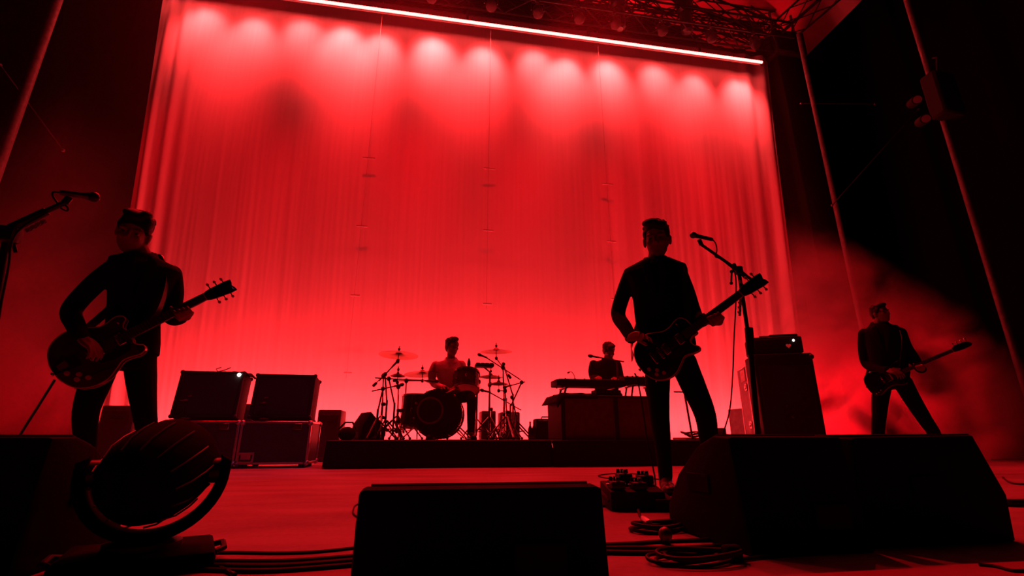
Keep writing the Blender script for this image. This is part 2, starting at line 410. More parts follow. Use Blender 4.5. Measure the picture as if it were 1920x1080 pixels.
truss('short roof truss running forward from the right corner block', (9.0, 9.5, 10.9), (10.6, 6.5, 11.9), 0.5, 0.5, 0.6)
truss('sloping roof truss running back up from the right corner block', (9.0, 9.6, 11.0), (9.6, 11.2, 13.6), 0.5, 0.5, 0.6)
truss('slender roof truss crossing over the middle of the stage', (3.2, 9.4, 11.0), (6.6, 11.3, 13.4), 0.45, 0.45, 0.7)
# right tower: black clad column with head block
t = thing('corner_tower', 'black clad stage tower at the right edge of the curtain', 'tower', (9.15, 9.55, 0))
MB().box((0.0, 0, 5.1), (0.72, 0.6, 10.2), bev=0.02).build('cladding', M_cloth, t)
MB().box((0, -0.05, 10.5), (0.95, 0.8, 0.75), bev=0.05).build('head_block', M_black, t)
for a, b in ((-1, -1), (1, -1), (1, 1), (-1, 1)): MB().tube([(a*0.33, b*0.27, 10.1), (a*0.33, b*0.27, 11.6)], 0.035, 7).build('leg', M_metal, t)
# wash fixtures on the strip truss
def fixture():
    t = thing('wash_lamp', 'wash', 'lamp', (0, 0, 0), 0, 'wash lamps hung over the curtain')
    MB().lathe([(0.06, -0.16), (0.10, -0.14), (0.12, 0.0), (0.125, 0.14), (0.11, 0.15)], Matrix.Rotation(math.radians(157), 4, 'X'), 14).build('can', M_blackmetal, t)
    MB().tube([(-0.15, 0, 0), (-0.15, 0, 0.22), (0.15, 0, 0.22), (0.15, 0, 0)], 0.014, 6).build('yoke', M_blackmetal, t)
    MB().box((0, 0, 0.28), (0.06, 0.06, 0.12)).build('clamp', M_metal, t)
    return t
ORD = ['first', 'second', 'third', 'fourth', 'fifth', 'sixth', 'seventh', 'eighth', 'ninth', 'tenth', 'eleventh', 'twelfth', 'last']
fx = fixture()
for i, x in enumerate(WASH_X):
    f = fx if i == 0 else dup(fx, (x, 8.73, 9.87))
    f.location = (x, 8.73, 9.87); f['label'] = '%s wash lamp from the left in the row hung above the curtain' % ORD[i]
# motors / dark hung lamps seen against the trusses
for k, px in enumerate((1160, 1285)):
    p = at_Y(px, 22 if k == 0 else 30, 9.0)
    t = thing('hung_lamp', ['dark profile lamp hanging under the roof trusses above the singer', 'dark boxy lamp hanging under the roof trusses, right of the profile lamp'][k], 'lamp', (p.x, 9.0, p.z))
    MB().lathe([(0.08, -0.55), (0.14, -0.5), (0.15, 0.0), (0.12, 0.1), (0.19, 0.16), (0.19, 0.5), (0.1, 0.56)], None, 14).build('body', M_blackmetal, t)
    MB().tube([(-0.24, 0, 0.2), (-0.24, 0, 0.72), (0.24, 0, 0.72), (0.24, 0, 0.2)], 0.02, 6).build('yoke', M_blackmetal, t)
    MB().box((0, 0, 0.82), (0.1, 0.1, 0.2)).build('clamp', M_metal, t)
# scaffold poles
def pole(label, a, b, r, tint=None):
    a, b = Vector(a), Vector(b); t = thing('scaffold_pole', label, 'pole', a)
    MB().tube([V(0, 0, 0), b-a], r, 10).build('tube', M_pole, t)
    MB().lathe([(0.12, 0), (0.12, 0.02), (r+0.01, 0.05), (r+0.01, 0.12)], None, 12).build('base_plate', M_metal, t)
    return t
def vpole(label, px, py, Y, top, r):
    p = at_Y(px, py, Y); return pole(label, (p.x, Y, 0), (p.x, Y, top), r)
vpole('pale scaffold pole in front of the left drape', 58, 140, 7.6, 12.0, 0.07)
PR1 = vpole('pale scaffold pole between curtain and bass player, right of the tower', 1560, 355, 8.6, 10.2, 0.055)
PR2 = vpole('pale scaffold pole at the far right carrying lamp cans', 1828, 420, 6.4, 10.5, 0.05)
for lab, a, b, Y in (('thin slanted brace wire beside the left pole', (0, 122), (118, 282), 7.9),
                     ('thin slanted brace wire between the two right poles', (1722, 205), (1560, 385), 8.4),
                     ('faint level brace wire between the two right poles', (1502, 194), (1640, 195), 8.7)):
    p, q = at_Y(*a, Y), at_Y(*b, Y); t = thing('brace_wire', lab, 'wire', p)
    MB().tube([V(0, 0, 0), q-p], 0.012, 6).build('rod', M_metal, t)
    for e in (V(0, 0, 0), q-p): MB().ell(e, (0.03, 0.03, 0.03), seg=8, rings=6).build('end_clip', M_metal, t)
p2 = PR2.location
t = thing('lamp_cluster', 'pair of lamp cans clamped to the far right pole', 'lamp', (p2.x-0.12, p2.y-0.12, at_Y(1730, 185, 6.3).z))
for k, (px, py) in enumerate(((1721, 186), (1737, 222))):
    q = at_Y(px, py, 6.05)-Vector(t.location)
    Mx = along(q+V(0.16, 0.26, 0.1), q)
    MB().lathe([(0.05, 0.0), (0.085, 0.05), (0.09, 0.3), (0.075, 0.305)], Mx, 14).build('can', M_black, t)
    MB().lathe([(0.0, 0.311), (0.07, 0.308)], Mx, 14, cap=False).build('lens', M_lens, t)
MB().box((0.10, 0.0, 0.1), (0.5, 0.3, 0.95), bev=0.04).build('bracket_box', M_black, t)
MB().tube([(0.0, -0.1, 0.55), (-0.05, -0.2, 0.8), (0.15, 0, 1.0)], 0.02, 6).build('cable', M_rubber, t)

# ================================================================== FLOOR BATTENS, behind the riser
def batten():
    t = thing('floor_batten', 'b', 'lamp', (0, 0, 0), 0, 'floor battens below the curtain')
    MB().box((0, 0, 0.07), (1.5, 0.14, 0.10), bev=0.01).build('housing', M_blackmetal, t)
    MB().box((0, 0.02, 0.125), (1.4, 0.06, 0.012)).build('front_glass', mat('batten_glass', (1, 0.5, 0.5), 0.3, emit=(1.0, 0.35, 0.35), estr=2.0), t)
    for s in (-1, 1): MB().box((s*0.6, 0, 0.01), (0.08, 0.2, 0.02)).build('foot', M_blackmetal, t)
    return t
b0 = batten()
for i, x in enumerate(BATTEN_X):
    f = b0 if i == 0 else dup(b0, (0, 0, 0)); f.location = (x, 8.66, 0); f['label'] = '%s glowing floor batten from the left below the curtain' % ORD[i]

# ================================================================== RISERS
RZ = 0.30
def riser(name, label, x0, x1, y0, y1, z=RZ, flare=0.03):
    t = thing(name, label, 'riser', ((x0+x1)/2, (y0+y1)/2, 0)); wx, wy = x1-x0, y1-y0
    MB().box((0, 0, z-0.02), (wx, wy, 0.04), bev=0.006).build('deck', mat('riser_carpet', (0.06, 0.055, 0.055), 0.9, bump=0.3, scale=120), t)
    def skirt(a, b, nm):
        a, b = Vector(a), Vector(b); d = b-a; L_ = d.length; d.normalize(); nn = V(d.y, -d.x, 0); vs_, fs = [], []; n = int(L_*40)
        for j in range(5):
            f = j/4
            for i in range(n+1):
                u = i/n*L_; k = 0.008+f*flare+0.012*f*math.sin(u*19+1.3*math.sin(u*5))
                p = a+d*u+nn*k; vs_.append((p.x, p.y, (z-0.012)*(1-f)+0.004))
        for j in range(4):
            for i in range(n): fs.append((j*(n+1)+i, (j+1)*(n+1)+i, (j+1)*(n+1)+i+1, j*(n+1)+i+1))
        MB().add(vs_, fs).build(nm, M_cloth, t, sharp=180)
    skirt((-wx/2, -wy/2, 0), (wx/2, -wy/2, 0), 'front_skirt'); skirt((-wx/2, wy/2, 0), (-wx/2, -wy/2, 0), 'side_skirt'); skirt((wx/2, -wy/2, 0), (wx/2, wy/2, 0), 'side_skirt')
    for sx in (-1, 1):
        for sy in (-1, 1): MB().box((sx*(wx/2-0.1), sy*(wy/2-0.1), (z-0.04)/2), (0.06, 0.06, z-0.04)).build('leg', M_metal, t)
    return t
riser('drum_riser', 'wide low black skirted riser carrying the drum kit', -1.07, 1.485, 5.92, 8.2)
riser('keyboard_riser', 'low black skirted riser carrying the keyboard desk', 1.49, 3.6, 5.89, 8.2)

# ================================================================== BACKLINE LEFT
def flight_case(label, x, y, wx, wy, h, rot=0.0, group=None):
    t = thing('flight_case', label, 'case', (x, y, 0), rot, group)
    MB().box((0, 0, 0.04+(h-0.04)/2), (wx-0.02, wy-0.02, h-0.05), bev=0.005).build('body', M_case, t)
    e = 0.028
    for sx in (-1, 1):
        for sy in (-1, 1): MB().box((sx*(wx/2-e/2), sy*(wy/2-e/2), 0.04+(h-0.04)/2), (e, e, h-0.07), bev=0.004).build('edge_rail', M_alu, t)
    for z in (0.05, h-0.012):
        for sy in (-1, 1): MB().box((0, sy*(wy/2-e/2), z), (wx-0.05, e, e*0.9), bev=0.004).build('edge_rail', M_alu, t)
        for sx in (-1, 1): MB().box((sx*(wx/2-e/2), 0, z), (e, wy-0.05, e*0.9), bev=0.004).build('edge_rail', M_alu, t)
    for sx in (-1, 1):
        for sy in (-1, 1):
            for z in (0.055, h-0.02): MB().ell((sx*(wx/2-0.018), sy*(wy/2-0.018), z), (0.034, 0.034, 0.034), seg=10, rings=7).build('ball_corner', M_alu, t)
            MB().lathe([(0.03, 0), (0.036, 0.012), (0.03, 0.036)], Matrix.Translation((sx*(wx/2-0.08), sy*(wy/2-0.08), 0)), 10).build('foot', M_rubber, t)
    lx = -wx*0.36; yf = -wy/2
    hp = MB(); hp.box((lx, yf-0.004, 0.11), (0.17, 0.012, 0.12), bev=0.004); o = hp.build('handle_dish', M_alu, t)
    hb = MB(); hb.tube([(lx-0.06, yf-0.012, 0.14), (lx-0.06, yf-0.03, 0.08), (lx+0.06, yf-0.03, 0.08), (lx+0.06, yf-0.012, 0.14)], 0.009, 7); hb.build('handle', M_rubber, o)
    MB().box((wx*0.3, yf-0.004, h-0.06), (0.10, 0.014, 0.07), bev=0.004).build('latch', M_chrome, t)
    return t
flight_case('black flight case with metal rails, left one under the guitar cabinets', -2.495, 6.48, 0.80, 0.55, 0.51)
flight_case('black flight case with metal rails, right one nearest the drum riser', -1.70, 6.48, 0.77, 0.55, 0.51)
def cabinet(label, x, y, z, wx, h, wd, lean, rot, jewel=False):
    t = thing('guitar_cabinet', label, 'amplifier', (x, y, z), rot, 'guitar cabinets on the flight cases')
    Mx = Matrix.Rotation(-lean, 4, 'X')
    b = MB()
    b.box((0, 0.02, h/2), (wx, wd-0.04, h), Mx, 0.02, 2)
    for (cx, cz, sx, sz) in ((0, h-0.02, wx, 0.04), (0, 0.02, wx, 0.04), (-wx/2+0.02, h/2, 0.04, h), (wx/2-0.02, h/2, 0.04, h)):
        b.box((cx, -wd/2+0.02, cz), (sx, 0.05, sz), Mx, 0.008)
    b.build('body', M_tolex, t)
    MB().box((0, -wd/2+0.014, h/2), (wx-0.085, 0.012, h-0.085), Mx, 0.004).build('grille', M_grille, t)
    for sx in (-1, 1):
        for sz in (0, 1):
            for sy in (-1, 1): MB().ell((sx*(wx/2-0.012), sy*(wd/2-0.01), 0.015+sz*(h-0.03)), (0.026, 0.026, 0.026), Mx, 10, 7).build('corner_guard', M_blackmetal, t)
    MB().box((-wx*0.28, -wd/2+0.004, h*0.46), (0.05, 0.01, 0.016), Mx, 0.003).build('badge', M_chrome, t)
    MB().tube([(-0.1, 0, h), (-0.09, 0, h+0.03), (0.09, 0, h+0.03), (0.1, 0, h)], 0.012, 7, Mx).build('handle', M_rubber, t)
    if jewel: MB().ell((wx/2-0.055, -wd/2-0.008, h-0.04), (0.022, 0.014, 0.022), Mx, 12, 8).build('pilot_lamp', M_jewel, t)
    return t
cabinet('black guitar cabinet with a bright white pilot lamp, leaning back on the left case', -2.545, 6.46, 0.525, 0.70, 0.55, 0.30, math.radians(9), 0.0, True)
cabinet('black guitar cabinet leaning back on the right case, no pilot lamp', -1.71, 6.46, 0.525, 0.69, 0.53, 0.30, math.radians(9), 0.0)
# cloth and cable ends on the left cabinet
t = thing('folded_cloth', 'dark folded cloth lying over the top right corner of the left guitar cabinet', 'cloth', (-2.36, 6.56, 1.075), 0)
b = MB(); vs_, fs = [], []
for j in range(9):
    for i in range(15):
        x = -0.22+0.44*i/14; y = -0.15+0.3*j/8; z = 0.012+0.006*math.sin(i*1.7+j)+0.012*(i/14)-max(0, x-0.16)**1*0.9
        vs_.append((x, y, z))
for j in range(8):
    for i in range(14): fs.append((j*15+i, j*15+i+1, (j+1)*15+i+1, (j+1)*15+i))
o = b.add(vs_, fs).build('sheet', M_cloth, t, sharp=180); sm = o.modifiers.new('thick', 'SOLIDIFY'); sm.thickness = 0.012
MB().tube([(-0.2, 0, 0.03), (-0.22, -0.02, 0.06), (-0.17, 0.0, 0.085)], 0.006, 6).build('tie_end', M_rubber, t)
MB().tube([(-0.2, 0, 0.03), (-0.12, -0.02, 0.05), (-0.06, 0.0, 0.085)], 0.006, 6).build('tie_end', M_rubber, t)
# microphones in front of the cabinets
def cab_mic(label, x, y, z, floor_z):
    t = thing('cabinet_microphone', label, 'microphone', (x, y, floor_z))
    h = z-floor_z
    MB().lathe([(0.055, 0), (0.058, 0.012), (0.03, 0.022)], None, 14).build('base', M_blackmetal, t)
    MB().tube([(0, 0, 0.01), (0, 0, h)], 0.008, 7).build('post', M_blackmetal, t)
    MB().lathe([(0.012, -0.16), (0.017, -0.05), (0.026, -0.03), (0.028, 0.0), (0.02, 0.012)], along((0, -0.06, h), (0, 1, h+0.05)), 12).build('mic_body', M_blackmetal, t)
    return t
cab_mic('small dark microphone in front of the left guitar cabinet', -2.70, 6.26, 0.72, 0.525)
cab_mic('small dark microphone in front of the right guitar cabinet', -1.86, 6.26, 0.70, 0.525)
# pale boxes standing behind
def back_box(label, px0, px1, py, Y, dep=0.45, rot=0.0, z0=0.0):
    a, b_ = at_Y(px0, py, Y), at_Y(px1, py, Y); h = a.z-z0; wx = b_.x-a.x
    t = thing('equipment_box', label, 'box', ((a.x+b_.x)/2, Y+dep/2, z0), rot)
    MB().box((0, 0, h/2), (wx, dep, h), bev=0.02, seg=2).build('body', mat('worn_grey_box', (0.13, 0.12, 0.12), 0.7), t)
    MB().box((0, -dep/2-0.003, h*0.5), (wx*0.8, 0.01, h*0.8), bev=0.004).build('front_panel', mat('grey_box_panel', (0.10, 0.09, 0.09), 0.8), t)
    MB().tube([(-0.07, -dep/2-0.01, h*0.78), (-0.06, -dep/2-0.035, h*0.78), (0.06, -dep/2-0.035, h*0.78), (0.07, -dep/2-0.01, h*0.78)], 0.009, 6).build('handle', M_rubber, t)
    return t
back_box('dim speaker box standing between the legs of the left guitarist', 192, 256, 760, 6.9)
back_box('dim grey box behind the gap between the two guitar cabinets', 456, 478, 757, 7.4)
back_box('dim grey box between the right guitar cabinet and the drum riser', 597, 641, 768, 7.6)
back_box('low dim box at the back right of the drum kit', 903, 930, 770, 7.9, 0.4, 0, RZ)
back_box('low dim box behind the cymbal stands, nearest the small amplifier', 940, 975, 772, 7.9, 0.4, 0, RZ)

# ================================================================== DRUM KIT
DY = 6.55
def cym_profile(r):
    return [(0.012, 0.050), (r*0.10, 0.045), (r*0.17, 0.030), (r*0.22, 0.018), (r*0.6, 0.008), (r, -0.010), (r, -0.012), (r*0.6, 0.006), (r*0.22, 0.016), (r*0.17, 0.028), (r*0.10, 0.043), (0.012, 0.048)]
def cymbal_stand(label, c, r, tilt, base, pole_top, boom=True, counter=None):
    c, base, pole_top = Vector(c), Vector(base), Vector(pole_top)
    t = thing('cymbal_stand', label, 'cymbal', base, 0, 'cymbal stands of the drum kit'); L_ = lambda p: Vector(p)-base
    z = V(tilt[0], tilt[1], 1).normalized(); Mx = along(L_(c), L_(c)+z)
    MB().lathe(cym_profile(r), Mx, 40, cap=False).build('cymbal', M_brass, t)
    MB().lathe([(0.007, 0.055), (0.016, 0.062), (0.018, 0.085), (0.006, 0.095), (0.005, 0.12)], Mx, 10).build('wing_nut', M_blackmetal, t)
    MB().tube([L_(c)-z*0.10, L_(c)+z*0.1], 0.006, 7).build('cymbal_rod', M_chrome, t)
    hd = L_(c)-z*0.10
    MB().ell(hd, (0.022, 0.018, 0.026), seg=10, rings=7).build('tilter', M_blackmetal, t)
    pt = L_(pole_top)
    d = (pt-hd)
    MB().tube([hd, pt+d.normalized()*(0.16 if boom else 0.0)], 0.008, 7).build('boom_arm', M_chrome, t)
    MB().ell(pt, (0.03, 0.03, 0.036), seg=10, rings=7).build('boom_joint', M_blackmetal, t)
    if boom: MB().lathe([(0.012, 0), (0.02, 0.01), (0.02, 0.06), (0.012, 0.07)], along(pt+d.normalized()*0.12, pt+d.normalized()*0.3), 10).build('counterweight', M_blackmetal, t)
    zm = pt.z*0.55
    MB().tube([V(0, 0, 0.08), V(0, 0, zm)], 0.016, 8).build('lower_tube', M_chrome, t)
    MB().tube([V(0, 0, zm-0.02), pt], 0.011, 8).build('upper_tube', M_chrome, t)
    for zz in (zm, zm*0.62):
        MB().box((0.012, 0, zz), (0.06, 0.035, 0.045), bev=0.008).build('tube_clamp', M_blackmetal, t)
    tripod(t, 0.30, 0.26, rot=random.random()*2)
    return t
def tripod(t, h, spread, r=0.010, mtl=None, rot=0.3):
    mtl = mtl or M_chrome
    for k in range(3):
        a = rot+2*PI*k/3; d = V(c_(a), s_(a), 0)
        o = MB().tube([d*0.015+V(0, 0, h), d*spread+V(0, 0, 0.02)], r, 7).build('leg', mtl, t)
        MB().tube([d*0.015+V(0, 0, 0.1), d*spread*0.55+V(0, 0, 0.02+(h-0.02)*0.45)], r*0.6, 6).build('leg_brace', mtl, o)
        MB().ell(d*spread+V(0, 0, 0.018), (0.018, 0.018, 0.018), seg=8, rings=6).build('rubber_foot', M_rubber, o)
def on_riser(px, Y): p = at_Y(px, 800, Y); return V(p.x, Y, RZ)
YC = 6.75
cymbal_stand('large crash cymbal on a boom stand at the left of the drum kit', at_Y(747.5, 665, YC), 0.265, (0.03, 0.07), on_riser(714, YC), at_Y(719, 705, YC))
cymbal_stand('wide low ride cymbal in front of the drummer', at_Y(792, 700.5, YC+0.1), 0.25, (-0.05, 0.06), on_riser(757, YC+0.15), at_Y(762, 714, YC+0.15))
cymbal_stand('small splash cymbal beside the ride cymbal, left side', at_Y(746, 703.5, YC-0.05), 0.10, (0.0, 0.08), on_riser(744, YC+0.05), at_Y(747, 725, YC), False)
cymbal_stand('thin crash cymbal highest at the right of the drum kit', at_Y(930.5, 658.5, YC), 0.225, (-0.02, -0.03), on_riser(945, YC+0.05), at_Y(943, 689, YC))
cymbal_stand('flat cymbal at half height right of the rack tom', at_Y(920, 706, YC+0.2), 0.17, (0.02, 0.02), on_riser(918, YC+0.2), at_Y(918, 722, YC+0.2), False)
cymbal_stand('lowest small cymbal at the right of the drum kit', at_Y(935, 719, YC+0.05), 0.135, (0.0, 0.04), on_riser(950, YC-0.1), at_Y(947, 733, YC), False)
def drum(name, label, c, r, h, axis, shell, n=8, bottom=True, group='drums of the kit'):
    c = Vector(c); axis = Vector(axis).normalized()
    t = thing(name, label, 'drum', c, 0, group); Mx = along(V(0, 0, 0), axis)
    MB().lathe([(r, -h/2), (r, h/2), (r-0.008, h/2), (r-0.008, -h/2), (r, -h/2)], Mx, 36, cap=False).build('shell', shell, t)
    for s in (-1, 1):
        MB().lathe([(r+0.003, s*h/2-0.012), (r+0.014, s*h/2-0.012), (r+0.014, s*h/2+0.014), (r+0.003, s*h/2+0.014), (r+0.003, s*h/2-0.012)], Mx, 36, cap=False).build('hoop', M_chrome, t)
        MB().lathe([(0.0, s*(h/2+0.004)), (r*0.7, s*(h/2+0.004)), (r+0.002, s*h/2)], Mx, 36, cap=False).build('drum_head', M_head, t)
    for k in range(n):
        a = 2*PI*k/n; p = V(c_(a)*(r+0.012), s_(a)*(r+0.012), 0)
        MB().box(p, (0.022, 0.022, 0.05), Mx, 0.005).build('lug', M_chrome, t)
        MB().tube([p+V(0, 0, -h/2), p+V(0, 0, h/2)], 0.003, 5, Mx).build('tension_rod', M_chrome, t)
    return t
# bass drum, axis toward the camera, turned slightly left
kc = at_Y(821, 776, 6.35); kr = 0.285; kc.z = RZ+kr+0.03
kt = thing('bass_drum', 'dark bass drum with a round black ringed port facing the camera', 'drum', kc, 0, 'drums of the kit')
ax = V(-0.14, -1, 0.0).normalized(); Mk = along(V(0, 0, 0), ax)
MB().lathe([(kr, -0.42), (kr, 0.0), (kr-0.01, 0.0), (kr-0.01, -0.42), (kr, -0.42)], Mk, 48, cap=False).build('shell', M_drum, kt)
for z in (0.0, -0.42): MB().lathe([(kr-0.012, z-0.022), (kr+0.022, z-0.022), (kr+0.022, z+0.022), (kr-0.012, z+0.022), (kr-0.012, z-0.022)], Mk, 48, cap=False).build('hoop', M_drum, kt)
MB().lathe([(0.0, 0.008), (kr*0.6, 0.008), (kr, 0.004)], Mk, 48, cap=False).build('front_head', M_black, kt)
pw = at_Y(806.6, 769, kc.y-0.05)-kc
# put the ring on the head's plane
base_pt = V(pw.x, 0, pw.z); base_pt.y = -(base_pt.x*ax.x)/ax.y + ax.y*0.012
Mport = along(base_pt, base_pt+ax)
MB().lathe([(0.140, 0.0), (0.145, 0.02), (0.165, 0.02), (0.170, 0.0), (0.140, 0.0)], Mport, 36, cap=False).build('port_ring', mat('port_ring_plastic', (0.2, 0.2, 0.2), 0.2), kt)
MB().lathe([(0.0, 0.003), (0.146, 0.003)], Mport, 36, cap=False).build('port', mat('port_dark', (0.004, 0.004, 0.004), 0.8), kt)
for k in range(10):
    a = 2*PI*k/10+0.2; p = V(c_(a)*(kr+0.012), s_(a)*(kr+0.012), -0.07)
    MB().box(p, (0.03, 0.03, 0.06), Mk, 0.006).build('lug', M_chrome, kt)
    MB().tube([p, V(p.x, p.y, 0.03)], 0.004, 5, Mk).build('tension_rod', M_chrome, kt)
    MB().box(V(c_(a)*(kr+0.014), s_(a)*(kr+0.014), 0.018), (0.026, 0.026, 0.034), Mk, 0.006).build('claw', M_chrome, kt)
for s in (-1, 1):
    sp = MB(); q = V(s*kr*0.8, 0.08, -kr*0.4); sp.tube([q, V(s*(kr+0.14), -0.10, -kr-0.02)], 0.009, 7); sp.build('spur', M_chrome, kt)
drum('rack_tom', 'tilted rack tom with a pale glowing lower head, right of the drummer', at_Y(874.5, 716, 6.62), 0.17, 0.24, (0.05, 0.44, 1.0), M_drum)
fl = at_Y(783, 752, 6.72)
ft = drum('floor_tom', 'deep dark floor tom at the left behind the bass drum', (fl.x, 6.85, RZ+0.36), 0.215, 0.40, (0.02, 0.06, 1), M_drum)
for k in range(3):
    a = 0.6+2*PI*k/3; d = V(c_(a)*0.235, s_(a)*0.235, 0)
    MB().tube([d+V(0, 0, 0.02), d+V(0, 0, -0.30), d*1.12+V(0, 0, -0.35)], 0.008, 7).build('leg', M_chrome, ft)
sd = drum('snare_drum', 'shallow snare drum half hidden behind the bass drum', (at_Y(842, 740, 6.95).x, 6.98, RZ+0.56), 0.175, 0.14, (0, -0.05, 1), M_chrome)
MB().tube([(0, 0, -0.07), (0, 0, -0.35)], 0.014, 8).build('stand_tube', M_chrome, sd)
for k in range(3):
    a = 0.3+2*PI*k/3; d = V(c_(a), s_(a), 0)
    MB().tube([V(0, 0, -0.35), d*0.25+V(0, 0, -0.545)], 0.009, 6).build('leg', M_chrome, sd)
    MB().tube([V(0, 0, -0.3), d*0.17+V(0, 0, -0.1)], 0.008, 6).build('basket_arm', M_chrome, sd)
# rack tom stand
b0_ = on_riser(893, 6.7); t = thing('tom_stand', 'chrome stand holding up the rack tom', 'stand', b0_)
rt_ = at_Y(874.5, 712, 6.62)-b0_
MB().tube([V(0, 0, 0.05), V(0, 0, rt_.z-0.02)], 0.015, 8).build('upright', M_chrome, t)
MB().tube([V(0, 0, rt_.z-0.04), rt_+V(0.17, 0, 0)], 0.011, 8).build('tom_arm', M_chrome, t)
MB().box((0, 0, rt_.z-0.04), (0.06, 0.05, 0.06), bev=0.01).build('clamp', M_blackmetal, t); tripod(t, 0.26, 0.25)
# percussion pad on stand
q = at_Y(908, 686, 6.85); b0_ = on_riser(917, 6.9); t = thing('percussion_pad', 'small electronic percussion pad on a stand right of the rack tom', 'instrument', b0_)
L0 = q-b0_
MB().box(L0, (0.26, 0.20, 0.045), None, 0.01, 2).build('pad_body', M_black, t)
for i in range(4):
    for j in range(2): MB().box((L0.x-0.095+0.063*i, L0.y-0.05+0.1*j, L0.z+0.026), (0.055, 0.085, 0.008), None, 0.003).build('pad', M_rubber, t)
MB().tube([V(0, 0, 0.05), V(0, 0, L0.z-0.08), L0+V(0, 0, -0.02)], 0.013, 8).build('upright', M_blackmetal, t); tripod(t, 0.28, 0.26, mtl=M_blackmetal, rot=1.0)
# hi-hat like boom microphones
def drum_mic(label, mic_px, clutch_px, base_px, Y, tail_px=None):
    base = on_riser(base_px, Y); t = thing('boom_microphone', label, 'microphone', base, 0, 'microphone booms around the drums')
    cl, mc = at_Y(*clutch_px, Y)-base, at_Y(*mic_px, Y-0.12)-base
    MB().tube([V(0, 0, 0.05), V(0, 0, cl.z*0.6)], 0.013, 8).build('lower_tube', M_blackmetal, t)
    MB().tube([V(0, 0, cl.z*0.6-0.03), cl], 0.010, 8).build('upper_tube', M_blackmetal, t)
    d = (mc-cl).normalized(); tail = (at_Y(*tail_px, Y)-base) if tail_px else cl-d*0.18
    MB().tube([tail, mc], 0.008, 7).build('boom_arm', M_blackmetal, t)
    MB().ell(cl, (0.028, 0.028, 0.03), seg=10, rings=7).build('clutch', M_blackmetal, t)
    MB().lathe([(0.012, 0), (0.014, 0.10), (0.022, 0.11), (0.022, 0.14), (0.012, 0.155)], along(mc-d*0.02, mc+d), 12).build('mic_body', M_blackmetal, t)
    tripod(t, 0.24, 0.24, mtl=M_blackmetal, rot=random.random()*2); return t
drum_mic('boom microphone reaching over the left crash stand', (737, 686), (722, 702), 722, 6.6, (711, 714))
drum_mic('long level boom microphone under the ride cymbal', (803, 714), (729, 710), 737, 6.5)
drum_mic('boom microphone slanting at the upper right of the kit', (911, 670), (944, 683), 962, 6.9, (976, 712))
drum_mic('short boom microphone at the far right of the kit', (957, 723), (978, 717), 957, 6.7, (984, 716))
drum_mic('low boom microphone right of the kit, slanting down', (917, 735), (960, 745), 968, 6.8, (977, 769))
drum_mic('boom microphone close to the bass drum, left side', (741, 724), (718, 729), 706, 6.4)
q = at_Y(879, 690, 6.55)
t = thing('clip_microphone', 'slim microphone clipped upright above the rack tom', 'microphone', q)
MB().lathe([(0.006, -0.08), (0.013, -0.06), (0.015, 0.02), (0.024, 0.04), (0.02, 0.09), (0.008, 0.13)], None, 12).build('mic_body', M_blackmetal, t)
MB().tube([(0, 0, -0.07), (0.02, 0.03, -0.10), (0.0, 0.05, -0.125)], 0.008, 6).build('clip', M_blackmetal, t)
# drum throne
q = at_Y(846, 780, 7.3); t = thing('drum_throne', 'round padded drum stool under the drummer', 'stool', (q.x, 7.3, RZ))
MB().lathe([(0.0, 0.40), (0.14, 0.40), (0.17, 0.42), (0.17, 0.47), (0.14, 0.49), (0.0, 0.49)], None, 24, cap=False).build('seat', M_leather, t)
MB().tube([(0, 0, 0.06), (0, 0, 0.41)], 0.016, 8).build('post', M_chrome, t); tripod(t, 0.24, 0.24)
THRONE = V(q.x, 7.3, RZ)

# wedge monitors -----------------------------------------------------
M_wedge = mat('wedge_paint', (0.006, 0.006, 0.006), 0.9, bump=0.15, scale=90, spec=0.12)
def wedge(label, x, y, z, rot, w_, prof, group=None, grille=True, name='floor_monitor'):
    # prof: outline in (depth, height): back lower, back upper, top, baffle, front lower
    t = thing(name, label, 'speaker', (x, y, z), rot, group)
    Mx = Matrix(((0, 0, 1, -w_/2), (1, 0, 0, 0), (0, 1, 0, 0), (0, 0, 0, 1)))
    MB().prism(prof, 0, w_, Mx, 0.012, 2).build('cabinet', M_wedge, t)
    n = len(prof)
    a, b_ = V(prof[-2][0], prof[-2][1]), V(prof[-1][0], prof[-1][1])
    if grille:
        gq = MB(); gp = prof[2:]           # baffle points from top to front
        vs_, fs = [], []
        for (d, h) in gp:
            for s in (-1, 1): vs_.append((s*(w_/2-0.02), d, h))
        for i in range(len(gp)-1): fs.append((2*i, 2*i+1, 2*i+3, 2*i+2))
        o = gq.add(vs_, fs).build('grille', M_grille, t); m = o.modifiers.new('thick', 'SOLIDIFY'); m.thickness = 0.012; m.offset = 0
    for s in (-1, 1):
        MB().box((s*(w_/2+0.002), (prof[0][0]+prof[-1][0])/2, prof[1][1]*0.55), (0.008, 0.14, 0.06), bev=0.003).build('handle', M_wedge, t)
    MB().box((w_*0.22, prof[0][0]+(prof[1][0]-prof[0][0])*0.3-0.002, prof[1][1]*0.3), (0.12, 0.012, 0.07), Matrix.Identity(4), 0.004).build('connector_plate', M_black, t)
    return t
WP = [(0, 0), (0.02, 0.33), (0.10, 0.335), (0.19, 0.30), (0.32, 0.215), (0.42, 0.11), (0.44, 0.0)]
p = at_Y(672, 800, 6.45)
wedge('small wedge monitor on the left edge of the drum riser, tilted toward the drummer', -0.90, 6.70, RZ, math.radians(-62), 0.36, [(0, 0), (0.05, 0.20), (0.14, 0.34), (0.36, 0.12), (0.34, 0.0)])
